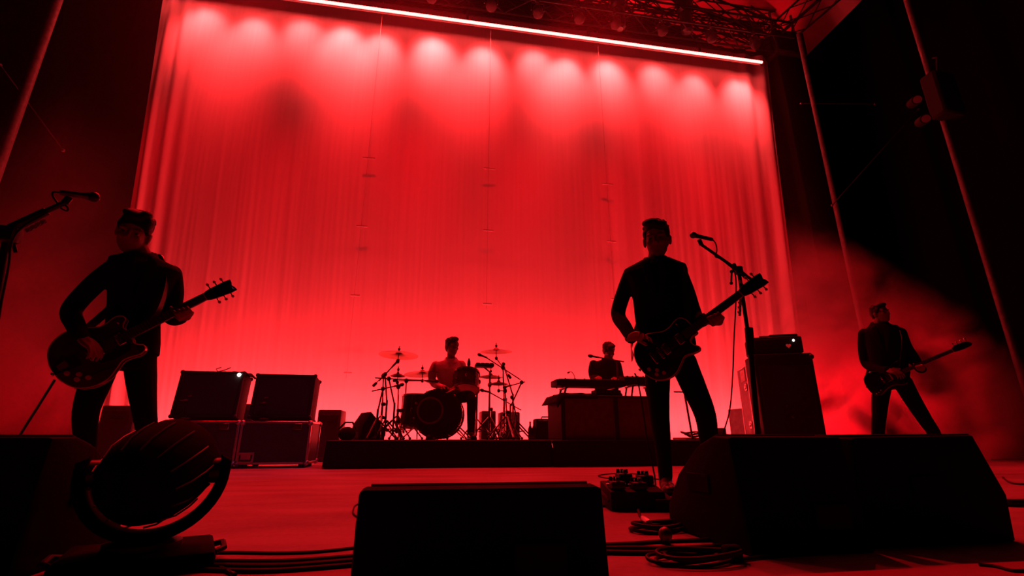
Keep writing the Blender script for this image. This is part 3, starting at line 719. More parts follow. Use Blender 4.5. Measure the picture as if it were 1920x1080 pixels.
# small items on the riser
t = thing('gear_bag', 'dark lump of cables and bag beside the small riser wedge', 'bag', (-0.90, 6.16, RZ))
MB().ell((0, 0, 0.07), (0.10, 0.13, 0.08), seg=16, rings=10).build('body', M_cloth, t)
MB().tube([(-0.1, 0, 0.12), (-0.03, 0, 0.2), (0.05, 0, 0.2), (0.1, 0, 0.12)], 0.012, 7).build('strap', M_rubber, t)
q = at_Y(1005, 785, 7.2); q2 = at_Y(1050, 785, 7.2)
t = thing('small_amplifier', 'small combo amplifier on the riser left of the keyboard desk', 'amplifier', ((q.x+q2.x)/2, 7.3, RZ))
hh = q.z-RZ; ww = q2.x-q.x
MB().box((0, 0, hh/2), (ww, 0.24, hh), bev=0.015, seg=2).build('body', M_tolex, t)
MB().box((0, -0.121, hh*0.42), (ww*0.84, 0.012, hh*0.66), bev=0.004).build('grille', M_grille, t)
MB().box((0, -0.122, hh*0.86), (ww*0.84, 0.012, hh*0.14), bev=0.003).build('control_panel', M_metal, t)
MB().tube([(-0.08, 0, hh), (-0.07, 0, hh+0.03), (0.07, 0, hh+0.03), (0.08, 0, hh)], 0.01, 7).build('handle', M_rubber, t)
def bottle(label, x, y, z, s=1.0, mtl=None):
    t = thing('bottle', label, 'bottle', (x, y, z))
    MB().lathe([(0.0, 0.0), (0.028*s, 0.0), (0.031*s, 0.01), (0.031*s, 0.13*s), (0.026*s, 0.155*s), (0.013*s, 0.185*s), (0.012*s, 0.225*s), (0.0, 0.225*s)], None, 16, cap=False).build('glass', mtl or M_glass, t)
    MB().lathe([(0.0145*s, 0.222*s), (0.0145*s, 0.24*s), (0.0, 0.242*s)], None, 12, cap=False).build('cap', M_metal, t)
    return t
q = at_Y(1049.5, 786, 7.0); bottle('dark bottle standing on a case left of the keyboard desk', q.x, 7.0, RZ+0.17, 1.0)
t = thing('speaker_box', 'narrow black box under the dark bottle', 'box', (q.x+0.01, 7.02, RZ)); MB().box((0, 0, 0.085), (0.13, 0.2, 0.17), bev=0.01).build('body', M_tolex, t)
MB().box((0, -0.1, 0.085), (0.1, 0.012, 0.13), bev=0.003).build('panel', M_grille, t)
for k, (px, lab) in enumerate(((994, 'small flask standing left of the small amplifier'), (1001, 'second flask pressed against the small amplifier'))):
    q = at_Y(px, 800, 7.2); bottle(lab, q.x, 7.2, RZ, 1.05)

# ================================================================== KEYBOARD DESK
kx0, kx1, ky = at_Y(1053, 760, 5.98).x, at_Y(1232, 760, 5.98).x, 5.98
t = thing('keyboard_desk', 'cloth-topped keyboard desk with two dark front panels', 'desk', ((kx0+kx1)/2, ky, RZ)); wk = kx1-kx0; hk = at_Y(1100, 741, ky).z-RZ
split_x = at_Y(1155, 770, ky).x-(kx0+kx1)/2
for a, b_ in ((-wk/2+0.03, split_x-0.03), (split_x+0.03, wk/2-0.03)):
    MB().box(((a+b_)/2, 0.015, hk/2), (b_-a, 0.02, hk-0.004), bev=0.004).build('front_panel', mat('desk_panel', (0.10, 0.085, 0.085), 0.75), t)
for x in (-wk/2+0.015, split_x, wk/2-0.015): MB().box((x, 0.01, hk/2), (0.05, 0.05, hk), bev=0.006).build('post', M_black, t)
for x in (-wk/2+0.015, wk/2-0.015): MB().box((x, 0.38, hk/2), (0.03, 0.70, hk-0.02), bev=0.006).build('side_panel', M_black, t)
MB().box((0, 0.37, hk-0.015), (wk+0.02, 0.78, 0.03), bev=0.008).build('top', M_black, t)
vs_, fs = [], []
for j in range(15):
    for i in range(31):
        x = -wk/2-0.07+(wk*0.42)*i/30; y = -0.05+0.84*j/14
        ov = max(0, -wk/2-x)+max(0, -0.01-y)
        vs_.append((x, y, hk+0.018+0.012*noise.noise(V(x*9, y*9, 0))+0.008-ov*1.6))
for j in range(14):
    for i in range(30): fs.append((j*31+i, j*31+i+1, (j+1)*31+i+1, (j+1)*31+i))
o = MB().add(vs_, fs).build('draped_cloth', M_cloth, t, sharp=180); m = o.modifiers.new('thick', 'SOLIDIFY'); m.thickness = 0.014
DESK_TOP = RZ+hk+0.01
def keyboard(label, c, wk_, dk, hh, rot, tilt=0.0):
    t = thing('keyboard', label, 'keyboard', c, rot); b = MB()
    b.box((0, 0, hh/2), (wk_, dk, hh), None, 0.012, 2); b.build('body', M_black, t)
    nk = int(wk_*0.86/0.0235)
    for i in range(nk):
        x = -wk_*0.43+0.0235*(i+0.5)
        MB().box((x, dk*0.22, hh+0.006), (0.0215, dk*0.42, 0.014)).build('white_key', M_white, t)
        if i % 7 in (0, 1, 3, 4, 5): MB().box((x+0.0117, dk*0.16, hh+0.018), (0.011, dk*0.26, 0.014)).build('black_key', M_gloss, t)
    MB().box((0, -dk*0.22, hh+0.004), (wk_*0.86, dk*0.34, 0.008), None, 0.002).build('control_panel', M_blackmetal, t)
    for i in range(6): MB().lathe([(0.011, 0), (0.009, 0.016)], Matrix.Translation((-wk_*0.35+wk_*0.14*i, -dk*0.22, hh+0.006)), 8).build('knob', M_rubber, t)
    for s in (-1, 1):
        for q_ in (-1, 1): MB().tube([(s*wk_*0.42, q_*dk*0.4, -0.01), (s*wk_*0.42, q_*dk*0.4, 0.01)], 0.012, 6).build('foot', M_rubber, t)
    return t
k1 = at_Y(1103, 722, 6.15)
YK = 6.22
ka, kb = at_Y(1038, 720, YK), at_Y(1165, 719, YK)
KB1 = keyboard('long dark keyboard lying above the cloth on the left of the desk', ((ka.x+kb.x)/2, YK, ka.z-0.035), kb.x-ka.x, 0.32, 0.085, 0.0)
st = thing('keyboard_stand', 'low black stand under the long keyboard on the desk', 'stand', ((ka.x+kb.x)/2, YK, DESK_TOP)); hs = ka.z-0.048-DESK_TOP
for s in (-0.36, 0.36):
    for q_ in (-0.12, 0.12):
        MB().tube([(s, q_, 0.0), (s*0.92, q_, hs)], 0.014, 7).build('leg', M_blackmetal, st)
    MB().box((s*0.92, 0, hs-0.008), (0.04, 0.3, 0.016)).build('bracket', M_blackmetal, st)
ka, kb = at_Y(1165, 716, YK+0.16), at_Y(1222, 716, YK+0.16)
KB2 = keyboard('shorter keyboard on the right side of the desk beside the singer', ((ka.x+kb.x)/2+0.05, YK+0.2, ka.z-0.04), (kb.x-ka.x)+0.1, 0.30, 0.10, 0.0)
st = thing('keyboard_stand', 'low black stand under the shorter keyboard on the desk', 'stand', ((ka.x+kb.x)/2+0.05, YK+0.2, DESK_TOP)); hs = ka.z-0.053-DESK_TOP
for s in (-0.17, 0.17):
    for q_ in (-0.11, 0.11): MB().tube([(s, q_, 0.0), (s*0.8, q_, hs)], 0.013, 7).build('leg', M_blackmetal, st)
    MB().box((s*0.8, 0, hs-0.008), (0.04, 0.28, 0.016)).build('bracket', M_blackmetal, st)
# small module under keyboard 1
t = thing('sound_module', 'small black sound module with buttons between keyboard and desk', 'instrument', (at_Y(1135, 733, YK).x, YK-0.02, DESK_TOP+0.012))
MB().box((0, 0, 0.03), (0.34, 0.2, 0.06), bev=0.008).build('body', M_black, t)
for i in range(6): MB().box((-0.13+0.052*i, -0.102, 0.032), (0.03, 0.008, 0.02)).build('button', M_metal, t)
def desk_mic(label, mic, joint, base_px, Y, base_z):
    j, m_ = at_Y(*joint, Y), at_Y(*mic, Y-0.03); base = V(at_Y(base_px, 730, Y).x, Y, base_z)
    t = thing('desk_microphone', label, 'microphone', base); j -= base; m_ -= base; d = (m_-j).normalized()
    MB().lathe([(0.06, 0), (0.062, 0.012), (0.02, 0.022)], None, 14).build('base', M_blackmetal, t)
    MB().tube([(0, 0, 0.01), j], 0.008, 7).build('upright', M_blackmetal, t)
    MB().tube([j-d*0.10, m_], 0.009, 7).build('boom_arm', M_blackmetal, t)
    MB().lathe([(0.011, 0), (0.014, 0.09), (0.023, 0.10), (0.025, 0.125), (0.014, 0.15)], along(m_-d*0.05, m_+d), 12).build('mic_body', M_blackmetal, t)
    return t
desk_mic('vocal microphone on an upright in front of the keyboard player', (1116, 669), (1157, 676), 1158, 6.12, DESK_TOP+0.005)
t = thing('goose_neck_lamp', 'thin goose neck lamp bending over the left end of the long keyboard', 'lamp', at_Y(1078, 712, YK+0.05))
MB().box((0, 0, -0.01), (0.06, 0.05, 0.03), bev=0.008).build('base', M_blackmetal, t)
MB().tube(catmull([(0, 0, 0), (-0.01, 0, 0.06), (-0.04, 0, 0.1), (-0.07, 0, 0.1)], 5, False), 0.005, 6).build('neck', M_blackmetal, t)
MB().tube([(-0.07, 0, 0.1), (-0.10, 0, 0.085)], 0.011, 7).build('shade', M_blackmetal, t)
# keyboard player's stool
q = at_Y(1138, 760, 7.0); t = thing('keyboard_stool', 'round stool on the riser behind the keyboard desk', 'stool', (q.x, 7.05, RZ))
MB().lathe([(0.0, 0.47), (0.15, 0.47), (0.17, 0.49), (0.17, 0.53), (0.14, 0.55), (0.0, 0.55)], None, 24, cap=False).build('seat', M_leather, t)
MB().tube([(0, 0, 0.08), (0, 0, 0.48)], 0.018, 8).build('post', M_chrome, t); tripod(t, 0.3, 0.24)
KSTOOL = V(q.x, 7.05, RZ)

# ================================================================== BASS STACK
bx0, bx1, by = at_Y(1428, 690, 5.55).x, at_Y(1531, 690, 5.55).x, 5.55
bh = at_Y(1480, 663, by).z
brot = math.radians(-22)
wB = 0.70
t = thing('bass_cabinet', 'tall black bass speaker cabinet on the right behind the wedges', 'amplifier', ((bx0+bx1)/2+0.02, by+0.22, 0), brot)
MB().box((0, 0, bh/2+0.015), (wB, 0.46, bh-0.03), bev=0.018, seg=2).build('body', M_tolex, t)
MB().box((0, -0.232, bh*0.47), (wB-0.09, 0.016, bh*0.84), bev=0.005).build('grille', M_grille, t)
for sx in (-1, 1):
    for z in (0.05, bh-0.05): MB().ell((sx*(wB/2-0.015), -0.22, z), (0.035, 0.03, 0.035), seg=10, rings=7).build('corner_guard', M_blackmetal, t)
    for z in (bh*0.3, bh*0.76): MB().box((sx*(wB/2+0.006), 0.0, z), (0.03, 0.2, 0.07), bev=0.008).build('handle', M_rubber, t)
for q_ in ((-0.05, bh*0.52), (0.0, bh*0.42), (0.13, bh*0.13)): MB().lathe([(0.018, 0), (0.014, 0.01), (0, 0.012)], along((q_[0], -0.24, q_[1]), (q_[0], -1.0, q_[1])), 10, cap=False).build('badge_stud', M_metal, t)
BM = wm(t)
t = thing('bass_amplifier_head', 'black bass amplifier head with red heart emblem on top of the tall cabinet', 'amplifier', BM @ V(-0.02, 0.02, bh), brot)
hh = at_Y(1470, 629, by).z-bh; wh = 0.62
MB().box((0, 0, hh/2+0.008), (wh, 0.36, hh-0.016), bev=0.022, seg=2).build('body', M_tolex, t)
MB().box((0, -0.182, hh*0.5), (wh-0.07, 0.014, hh*0.72), bev=0.006).build('front_panel', M_black, t)
for i in range(6): MB().lathe([(0.016, 0), (0.014, 0.02), (0, 0.021)], along((-0.22+0.06*i, -0.188, hh*0.3), (-0.22+0.06*i, -1, hh*0.3)), 10, cap=False).build('knob', M_rubber, t)
hp = [(0.016*1.9*s_(a)**3*1.0, 0.0019*(13*c_(a)-5*c_(2*a)-2*c_(3*a)-c_(4*a))) for a in [2*PI*k/28 for k in range(28)]]
Mh = Matrix(((1, 0, 0, 0.13), (0, 0, -1, -0.189), (0, 1, 0, hh*0.45), (0, 0, 0, 1)))
MB().prism(hp, 0, 0.008, Mh).build('heart_emblem', M_heart, t, label='red heart emblem')
MB().ell((0.20, -0.192, hh*0.74), (0.013, 0.010, 0.016), seg=10, rings=7).build('pilot_lamp', M_jewel, t)
MB().tube([(-0.16, 0, hh), (-0.15, 0, hh+0.035), (0.15, 0, hh+0.035), (0.16, 0, hh)], 0.012, 7).build('handle', M_rubber, t)
for s in (-1, 1):
    for q_ in (-1, 1): MB().tube([(s*0.25, q_*0.13, 0), (s*0.25, q_*0.13, 0.012)], 0.018, 8).build('foot', M_rubber, t)
t = thing('effects_unit', 'flat dark effects unit lying on top of the bass amplifier head', 'instrument', BM @ V(0.10, 0.02, bh+hh+0.002), brot)
MB().box((0, 0, 0.022), (0.34, 0.2, 0.038), bev=0.006).build('body', M_blackmetal, t)
for i in range(5): MB().lathe([(0.012, 0), (0.010, 0.016)], Matrix.Translation((-0.13+0.065*i, 0, 0.04)), 8).build('knob', M_rubber, t)
# flight case behind the bass cabinet, its side with latches showing
t = thing('rack_case', 'tall rack case with latches showing beside the bass cabinet', 'case', BM @ V(0.03, 0.56, 0), brot)
rw, rh = 0.72, bh-0.06
MB().box((0, 0, rh/2+0.02), (rw, 0.56, rh-0.04), bev=0.008).build('body', mat('case_red_brown', (0.22, 0.2, 0.2), 0.6), t)
for sx in (-1, 1):
    for sy in (-1, 1): MB().box((sx*(rw/2-0.012), sy*0.27, rh/2+0.02), (0.034, 0.034, rh-0.03), bev=0.005).build('edge_rail', M_alu, t)
for z in (0.06, rh-0.01):
    MB().box((-rw/2+0.01, 0, z), (0.034, 0.54, 0.03), bev=0.005).build('edge_rail', M_alu, t)
for z in (rh*0.38, rh*0.77):
    MB().box((-rw/2-0.004, -0.14, z), (0.016, 0.12, 0.1), bev=0.004).build('latch_plate', M_alu, t); MB().ell((-rw/2-0.014, -0.14, z), (0.016, 0.035, 0.03), seg=10, rings=7).build('latch', M_chrome, t)
MB().box((-rw/2-0.004, -0.05, rh*0.9), (0.012, 0.26, 0.16), bev=0.004).build('label_plate', mat('pale_label', (0.6, 0.58, 0.56), 0.6), t)
# little rack left of the stack
q0, q1 = at_Y(1388, 790, 6.9), at_Y(1424, 790, 6.9)
MK_rack = mat('rack_grey', (0.25, 0.24, 0.24), 0.6)
t = thing('tuner_rack', 'open equipment rack with shelves left of the bass stack', 'rack', ((q0.x+q1.x)/2, 7.0, 0)); zt = at_Y(1390, 766, 6.9).z; rw = q1.x-q0.x
for s in (-1, 1): MB().box((s*(rw/2-0.012), 0, zt/2), (0.024, 0.36, zt), bev=0.004).build('side_panel', MK_rack, t)
for k in range(4):
    z = 0.06+(zt-0.08)*k/3; MB().box((0, 0, z), (rw-0.05, 0.36, 0.025)).build('shelf', M_alu, t)
    if k < 3: MB().box((0, 0.02, z+0.075), (rw-0.08, 0.28, 0.11), bev=0.005).build('rack_unit', MK_rack, t)
for k, (px, sc) in enumerate(((1394, 0.8), (1405, 1.0), (1412, 0.95))):
    q = at_Y(px, 770, 6.95); bottle(['small bottle at the left end on the equipment rack', 'middle bottle on top of the equipment rack', 'bottle at the right end on the equipment rack'][k], q.x, 6.95+0.05*k, zt+0.012-0.008, sc*0.5)
q = at_Y(1345, 795, 6.9); back_box('low dim box left of the equipment rack', 1340, 1362, 802, 6.7, 0.3)
q = at_Y(1292, 820, 7.2)
# stand behind the singer's legs
p0 = at_Y(1298, 815, 6.6); p1 = at_Y(1283, 735, 6.6); t = thing('instrument_stand', 'thin black stand seen between the legs of the singer', 'stand', (p0.x, 6.6, 0)); g0 = V(p0.x, 6.6, 0)
MB().tube([V(0.02, 0, 0.06), p1-g0], 0.015, 8).build('upright', M_blackmetal, t); MB().tube([p1-g0, p1-g0+V(-0.16, 0, 0.0)], 0.01, 7).build('top_arm', M_blackmetal, t); tripod(t, 0.22, 0.28, mtl=M_blackmetal)
q0, q1 = at_Y(1262, 822, 6.3), at_Y(1312, 822, 6.3)
t = thing('power_strip_box', 'low box with tangled cables between the legs of the singer', 'box', (3.95, 6.9, 0)); zt = 0.33
MB().box((0, 0, zt/2), (0.6, 0.4, zt), bev=0.012).build('body', M_case, t); MB().box((0.05, -0.2, zt-0.02), (0.4, 0.02, 0.04), bev=0.004).build('edge_rail', M_alu, t)
for k in range(3): MB().tube([(0.15*c_(a)-0.05*k, 0.1*s_(a), zt+0.02+0.025*k+0.01*s_(3*a)) for a in [2*PI*i/20 for i in range(20)]], 0.012, 6, closed=True).build('cable_loop', M_rubber, t)

# ================================================================== PEOPLE
class Frame:                    # local axes: x to the right of the view, y away, z up
    def __init__(s, px, py, z, base=0.0, dh=None):
        r = ray(px, py); hor = V(r.x, r.y, 0).normalized(); k = (z-EYE.z)/r.z if dh is None else None
        d = V(r.x*k, r.y*k, 0).length if dh is None else dh
        s.o = hor*d; s.o.z = base; s.h = hor; s.rot = math.atan2(hor.y, hor.x)-PI/2
        s.M = Matrix.Translation(s.o) @ Matrix.Rotation(s.rot, 4, 'Z'); s.I = s.M.inverted()
    def P(s, px, py, off=0.0):
        r = ray(px, py); d = s.o.dot(s.h)+off; return s.I @ (EYE + r*(d/r.dot(s.h)))
    def Z(s, px, z, off=0.0):   # point at height z on the plane that shows at column px
        lo, hi = 400, 3000
        for _ in range(40):
            m = (lo+hi)/2
            if s.P(px, m, off).z > z: lo = m
            else: hi = m
        return s.P(px, (lo+hi)/2, off)
def hand(mb, wrist, d, n, curl=(0.35, 0.5, 0.4), thumb=1, sc=1.0, spread=0.10):
    d = Vector(d).normalized(); n = Vector(n); n = (n-d*n.dot(d)).normalized(); sd = d.cross(n)*thumb; W = Vector(wrist)
    mb.limb([W-d*0.03, W+d*0.02*sc, W+d*0.05*sc], [0.026*sc, 0.027*sc, 0.024*sc], 10)
    for k in range(4):            # palm: four metacarpal ridges
        o = sd*(0.030-0.020*k)*sc
        mb.tube([W+o*0.6, W+d*0.05*sc+o, W+d*0.088*sc+o], [0.015*sc, 0.015*sc, 0.0125*sc], 9)
    ln = [(0.042, 0.026, 0.020), (0.046, 0.029, 0.021), (0.043, 0.027, 0.020), (0.034, 0.021, 0.018)]
    for k in range(4):
        p = W+d*0.086*sc+sd*(0.030-0.020*k)*sc; a = 0.0; pts = [p-d*0.012, p]
        f = (d+sd*spread*(1.5-k)).normalized()
        for j in range(3):
            a += curl[j]*(1+0.08*k); dv = f*c_(a)+n*s_(a); p = p+dv*ln[k][j]*sc; pts.append(p)
        mb.tube(pts, [0.0105*sc, 0.0100*sc, 0.0092*sc, 0.0085*sc, 0.0070*sc], 9); mb.ell(p, (0.0072*sc,)*3, seg=9, rings=6)
    b = W+d*0.022*sc+sd*0.026*sc; q = b+(d*0.5+sd*0.75+n*0.35).normalized()*0.042*sc; q2 = q+(d*0.85+sd*0.2+n*0.5).normalized()*0.032*sc; q3 = q2+(d*0.85-sd*0.15+n*0.5).normalized()*0.024*sc
    mb.tube([b-sd*0.012, q, q2, q3], [0.016*sc, 0.0125*sc, 0.011*sc, 0.0085*sc], 9); mb.ell(q3, (0.0085*sc,)*3, seg=9, rings=6)
def fret_hand(mb, G, x, wrist, s=1.0):   # G: guitar matrix in person space; wraps the neck at x
    W = Vector(wrist); g = lambda a, b, c: G @ V(a, b, c)
    palm = g(x, -0.060, -0.012)
    mb.limb([W, (W+palm)/2, palm], [0.026, 0.027, 0.026], 10)
    for k in range(4):
        xk = x+(0.033-0.023*k)*-1
        b = g(xk, -0.058, -0.004)
        mb.tube([palm, b], [0.019, 0.0125], 9)
        mb.tube([b, g(xk-0.003, -0.060, 0.028), g(xk-0.004, -0.034-0.003*k, 0.046), g(xk-0.004, -0.008-0.004*k, 0.036)], [0.0118, 0.0105, 0.0095, 0.0080], 9)
        mb.ell(g(xk-0.004, -0.008-0.004*k, 0.036), (0.008,)*3, seg=9, rings=6)
    mb.tube([g(x-0.035, -0.058, -0.022), g(x-0.045, -0.012, -0.036), g(x-0.045, 0.022, -0.030), g(x-0.04, 0.040, -0.006)], [0.016, 0.0135, 0.012, 0.0095], 9)
def head(mb, c, face, up, sc=1.0):
    f = Vector(face).normalized(); u = Vector(up); u = (u-f*u.dot(f)).normalized(); r = f.cross(u)
    M = Matrix.Identity(4)
    for i in range(3): M[i][0], M[i][1], M[i][2], M[i][3] = r[i]*sc, f[i]*sc, u[i]*sc, c[i]
    mb.ell((0, -0.012, 0.035), (0.074, 0.094, 0.083), M, 24, 16)
    mb.ell((0, 0.022, -0.025), (0.063, 0.066, 0.088), M, 20, 14)
    mb.ell((0, 0.042, -0.078), (0.038, 0.041, 0.034), M, 16, 10)
    for s in (-1, 1):
        mb.ell((s*0.031, 0.012, -0.058), (0.026, 0.043, 0.030), M, 12, 8)       # jaw
        mb.ell((s*0.034, 0.068, -0.018), (0.022, 0.018, 0.020), M, 12, 8)       # cheekbone
        mb.ell((s*0.030, 0.076, 0.026), (0.026, 0.013, 0.010), M, 12, 8)        # brow
        mb.ell((s*0.076, -0.006, -0.008), (0.011, 0.020, 0.032), M, 12, 8)      # ear
        mb.ell((s*0.079, -0.012, 0.006), (0.009, 0.018, 0.016), M, 10, 8)
    mb.tube([(0, 0.082, 0.022), (0, 0.098, 0.0), (0, 0.108, -0.022)], [0.010, 0.011, 0.014], 10, M)
    for s in (-1, 1): mb.ell((s*0.010, 0.094, -0.025), (0.009, 0.010, 0.008), M, 10, 8)
    mb.ell((0, 0.077, -0.050), (0.024, 0.010, 0.006), M, 12, 8); mb.ell((0, 0.074, -0.062), (0.021, 0.010, 0.007), M, 12, 8)
    return M
def eyes(M, parent):
    for s in (-1, 1): MB().ell((s*0.031, 0.0725, 0.006), (0.0125, 0.0105, 0.0080), M, 12, 8).build('eye', mat('eye_white', (0.22, 0.2, 0.19), 0.6, var=0.05, spec=0.1), parent)
    for s in (-1, 1): MB().ell((s*0.031, 0.0818, 0.006), (0.0055, 0.0022, 0.0055), M, 10, 6).build('iris', mat('iris_brown', (0.03, 0.015, 0.008), 0.6, spec=0.1), parent)
def hair(M, parent, tufts, vol=1.0):
    b = MB()
    b.ell((0, -0.020, 0.052), (0.080*vol, 0.096*vol, 0.080*vol), M, 24, 16)
    b.ell((0, -0.048, 0.005), (0.072*vol, 0.064, 0.080), M, 20, 12)
    for s in (-1, 1): b.ell((s*0.062, 0.010, 0.040), (0.020*vol, 0.040, 0.036), M, 14, 10)
    for (c, r) in tufts: b.ell(c, r, M, 14, 10)
    for i in range(70):
        a = random.uniform(0, 2*PI); e = random.uniform(0.35, 1.5); dx, dy, dz = c_(a)*c_(e), s_(a)*c_(e), s_(e)
        p = V(dx*0.076*vol, dy*0.090*vol-0.020, dz*0.076*vol+0.052); sd = V(-dy, dx, 0)*random.uniform(-.03, .03)
        b.tube([p-sd, p*1.0+V(dx, dy, dz)*0.006, p+sd+V(dx, dy, dz)*0.002], [0.004, 0.010, 0.003], 6, M)
    return remesh(b, 'hair', M_hair, parent, 0.006, 2)
def shoe(an, toe, parent, name='shoe'):
    a, d = Vector(an), (Vector(toe)-Vector(an)); d.z = 0; d.normalize(); sd = V(-d.y, d.x, 0)
    M = Matrix.Identity(4)
    for i in range(3): M[i][0], M[i][1], M[i][2], M[i][3] = sd[i], d[i], (0, 0, 1)[i], (a[0], a[1], 0)[i]
    b = MB(); b.ell((0, -0.02, 0.055), (0.042, 0.06, 0.055), M); b.ell((0, 0.07, 0.042), (0.044, 0.09, 0.040), M); b.ell((0, 0.14, 0.034), (0.042, 0.065, 0.032), M)
    b.tube([(0, -0.025, 0.05), (0, -0.025, max(0.10, a.z+0.02))], 0.042, 14, M)
    b.box((0, 0.055, 0.012), (0.082, 0.255, 0.024), M, 0.008)
    return remesh(b, name, M_leather, parent, 0.007, 2)
def person(label, F, secs, armL, armR, legL, legR, top, chin, hoff, face, up, neck, hands, tufts, toeL=None, toeR=None, jacket=M_wool, trousers=M_denim, vol=1.0, collar=True, lapel=True, hsc=1.0, vox=0.007, jname='jacket', belt=None):
    t = thing('person', label, 'person', F.o, F.rot)
    # torso sections from silhouette edges
    S = []
    for (x0, x1, py, off, hd) in secs:
        a, b = F.P(x0, py, off), F.P(x1, py, off); S.append(((a+b)/2, (b-a).length/2, hd))
    tp, ch = F.P(*top, hoff), F.P(*chin, hoff); sc = (tp-ch).length/0.245*hsc
    hc = (tp*0.47+ch*0.53); nk = Vector(neck)
    B = MB()
    B.loft([(c, max(0.03, a-0.016), max(0.03, b-0.016)) for c, a, b in S])
    Mh = head(B, hc, face, up, sc)
    B.limb([nk+V(0, 0.01, -0.05), nk, hc+Vector(face).normalized()*-0.022+V(0, 0, -0.045)], [0.066, 0.057, 0.055], 14)
    for arm in (armL, armR): B.limb([p for p, r in arm], [max(0.022, r-0.013) for p, r in arm])
    for leg in (legL, legR): B.limb([p for p, r in leg], [max(0.03, r-0.013) for p, r in leg])
    for fn in hands: fn(B)
    for an, toe in ((legL[-1][0], toeL), (legR[-1][0], toeR)):
        B.limb([Vector(an), Vector(an)+(Vector(toe)-Vector(an)).normalized()*0.06+V(0, 0, -0.03)], [0.033, 0.03], 10)
    remesh(B, 'body', M_skin, t, 0.006, 3, 0.45); eyes(Mh, t); hair(Mh, t, tufts, vol)
    J = MB(); J.loft(S)
    for arm in (armL, armR):
        J.limb([p for p, r in arm], [r for p, r in arm])
        p, r = arm[-1]; p0 = arm[-2][0]; d = (Vector(p)-Vector(p0)).normalized()
        J.tube([Vector(p)-d*0.04, Vector(p)+d*0.012], [r+0.002, r+0.004], 14)
    if collar:
        pts = [nk+V(c_(a)*0.070, s_(a)*0.068, 0.024+0.026*s_(a)) for a in [2*PI*k/18 for k in range(18)]]
        J.tube(pts, 0.014, 8, closed=True); J.tube([p+V((p.x-nk.x)*.1, (p.y-nk.y)*.1, -0.022) for p in pts], 0.020, 8, closed=True); J.tube([p+V((p.x-nk.x)*.35, (p.y-nk.y)*.2, -0.05) for p in pts], 0.026, 8, closed=True)
    remesh(J, jname, jacket, t, vox, 3, 0.6)
    if lapel:
        sh = S[-3][0]; fr = -max(S[-3][2], S[-4][2])
        for s in (-1, 1):
            L_ = MB(); ol = [(s*0.035, 0.0), (s*0.085, -0.05), (s*0.075, -0.14), (s*0.012, -0.34), (s*0.006, -0.30)]
            if s < 0: ol = ol[::-1]
            Ml = Matrix(((1, 0, 0, nk.x), (0, 0, -1, nk.y-0.100), (0, 1, 0, nk.z-0.02), (0, 0, 0, 1)))
            L_.prism([(x, y) for x, y in ol], 0, 0.014, Ml @ Matrix.Rotation(math.radians(-13), 4, 'X'), 0.003); L_.build('lapel', jacket, t)
        for k in range(2): MB().lathe([(0.011, 0), (0.009, 0.005), (0, 0.006)], along(S[2+k][0]+V(0.01, -S[2+k][2]-0.002, 0), S[2+k][0]+V(0.01, -1, 0)), 10, cap=False).build('button', M_gloss, t)
    Tm = MB(); hip = S[0]
    Tm.loft([(hip[0]+V(0, 0, -0.10), hip[1]*0.82, hip[2]*0.88), (hip[0]+V(0, 0, -0.03), hip[1]*0.93, hip[2]*0.93), (hip[0]+V(0, 0, 0.06), hip[1]*0.9, hip[2]*0.88)])
    for leg in (legL, legR):
        Tm.limb([p for p, r in leg], [r for p, r in leg])
    remesh(Tm, 'trousers', trousers, t, vox, 3, 0.6)
    for an, toe in ((legL[-1][0], toeL), (legR[-1][0], toeR)):
        o = shoe(V(0, 0, an[2]), Vector(toe)-Vector((an[0], an[1], 0)), t); o.location = (an[0], an[1], min(0, an[2]-0.1) if an[2] < 0.1 else an[2]-0.1)
    return t

# ------------------------------------------------------------------ guitars
LP_UP = [(-.17, 0), (-.162, .065), (-.125, .128), (-.06, .160), (.0, .160), (.055, .135), (.105, .108), (.155, .104), (.205, .116), (.245, .112), (.268, .08), (.272, .034)]
LP_DN = [(.272, -.030), (.228, -.034), (.200, -.052), (.204, -.085), (.222, -.112), (.208, -.132), (.165, -.124), (.110, -.108), (.055, -.135), (.0, -.160), (-.06, -.160), (-.125, -.128), (-.162, -.065)]
SH_UP = [(-.20, 0), (-.192, .075), (-.15, .155), (-.075, .198), (.01, .198), (.075, .165), (.125, .137), (.175, .140), (.225, .152), (.262, .138), (.270, .108), (.245, .085), (.232, .060), (.238, .034)]
SH_DN = [(x, -y) for x, y in SH_UP[::-1][:-1]]
BA_UP = [(-.22, .0), (-.215, .06), (-.185, .12), (-.12, .155), (-.05, .150), (.02, .122), (.09, .108), (.16, .118), (.23, .145), (.29, .150), (.315, .128), (.295, .100), (.25, .075), (.225, .045), (.222, .032)]
BA_DN = [(.222, -.032), (.205, -.055), (.195, -.085), (.215, -.115), (.225, -.140), (.200, -.158), (.15, -.148), (.09, -.118), (.02, -.115), (-.05, -.135), (-.12, -.165), (-.18, -.150), (-.215, -.09), (-.222, -.04)]
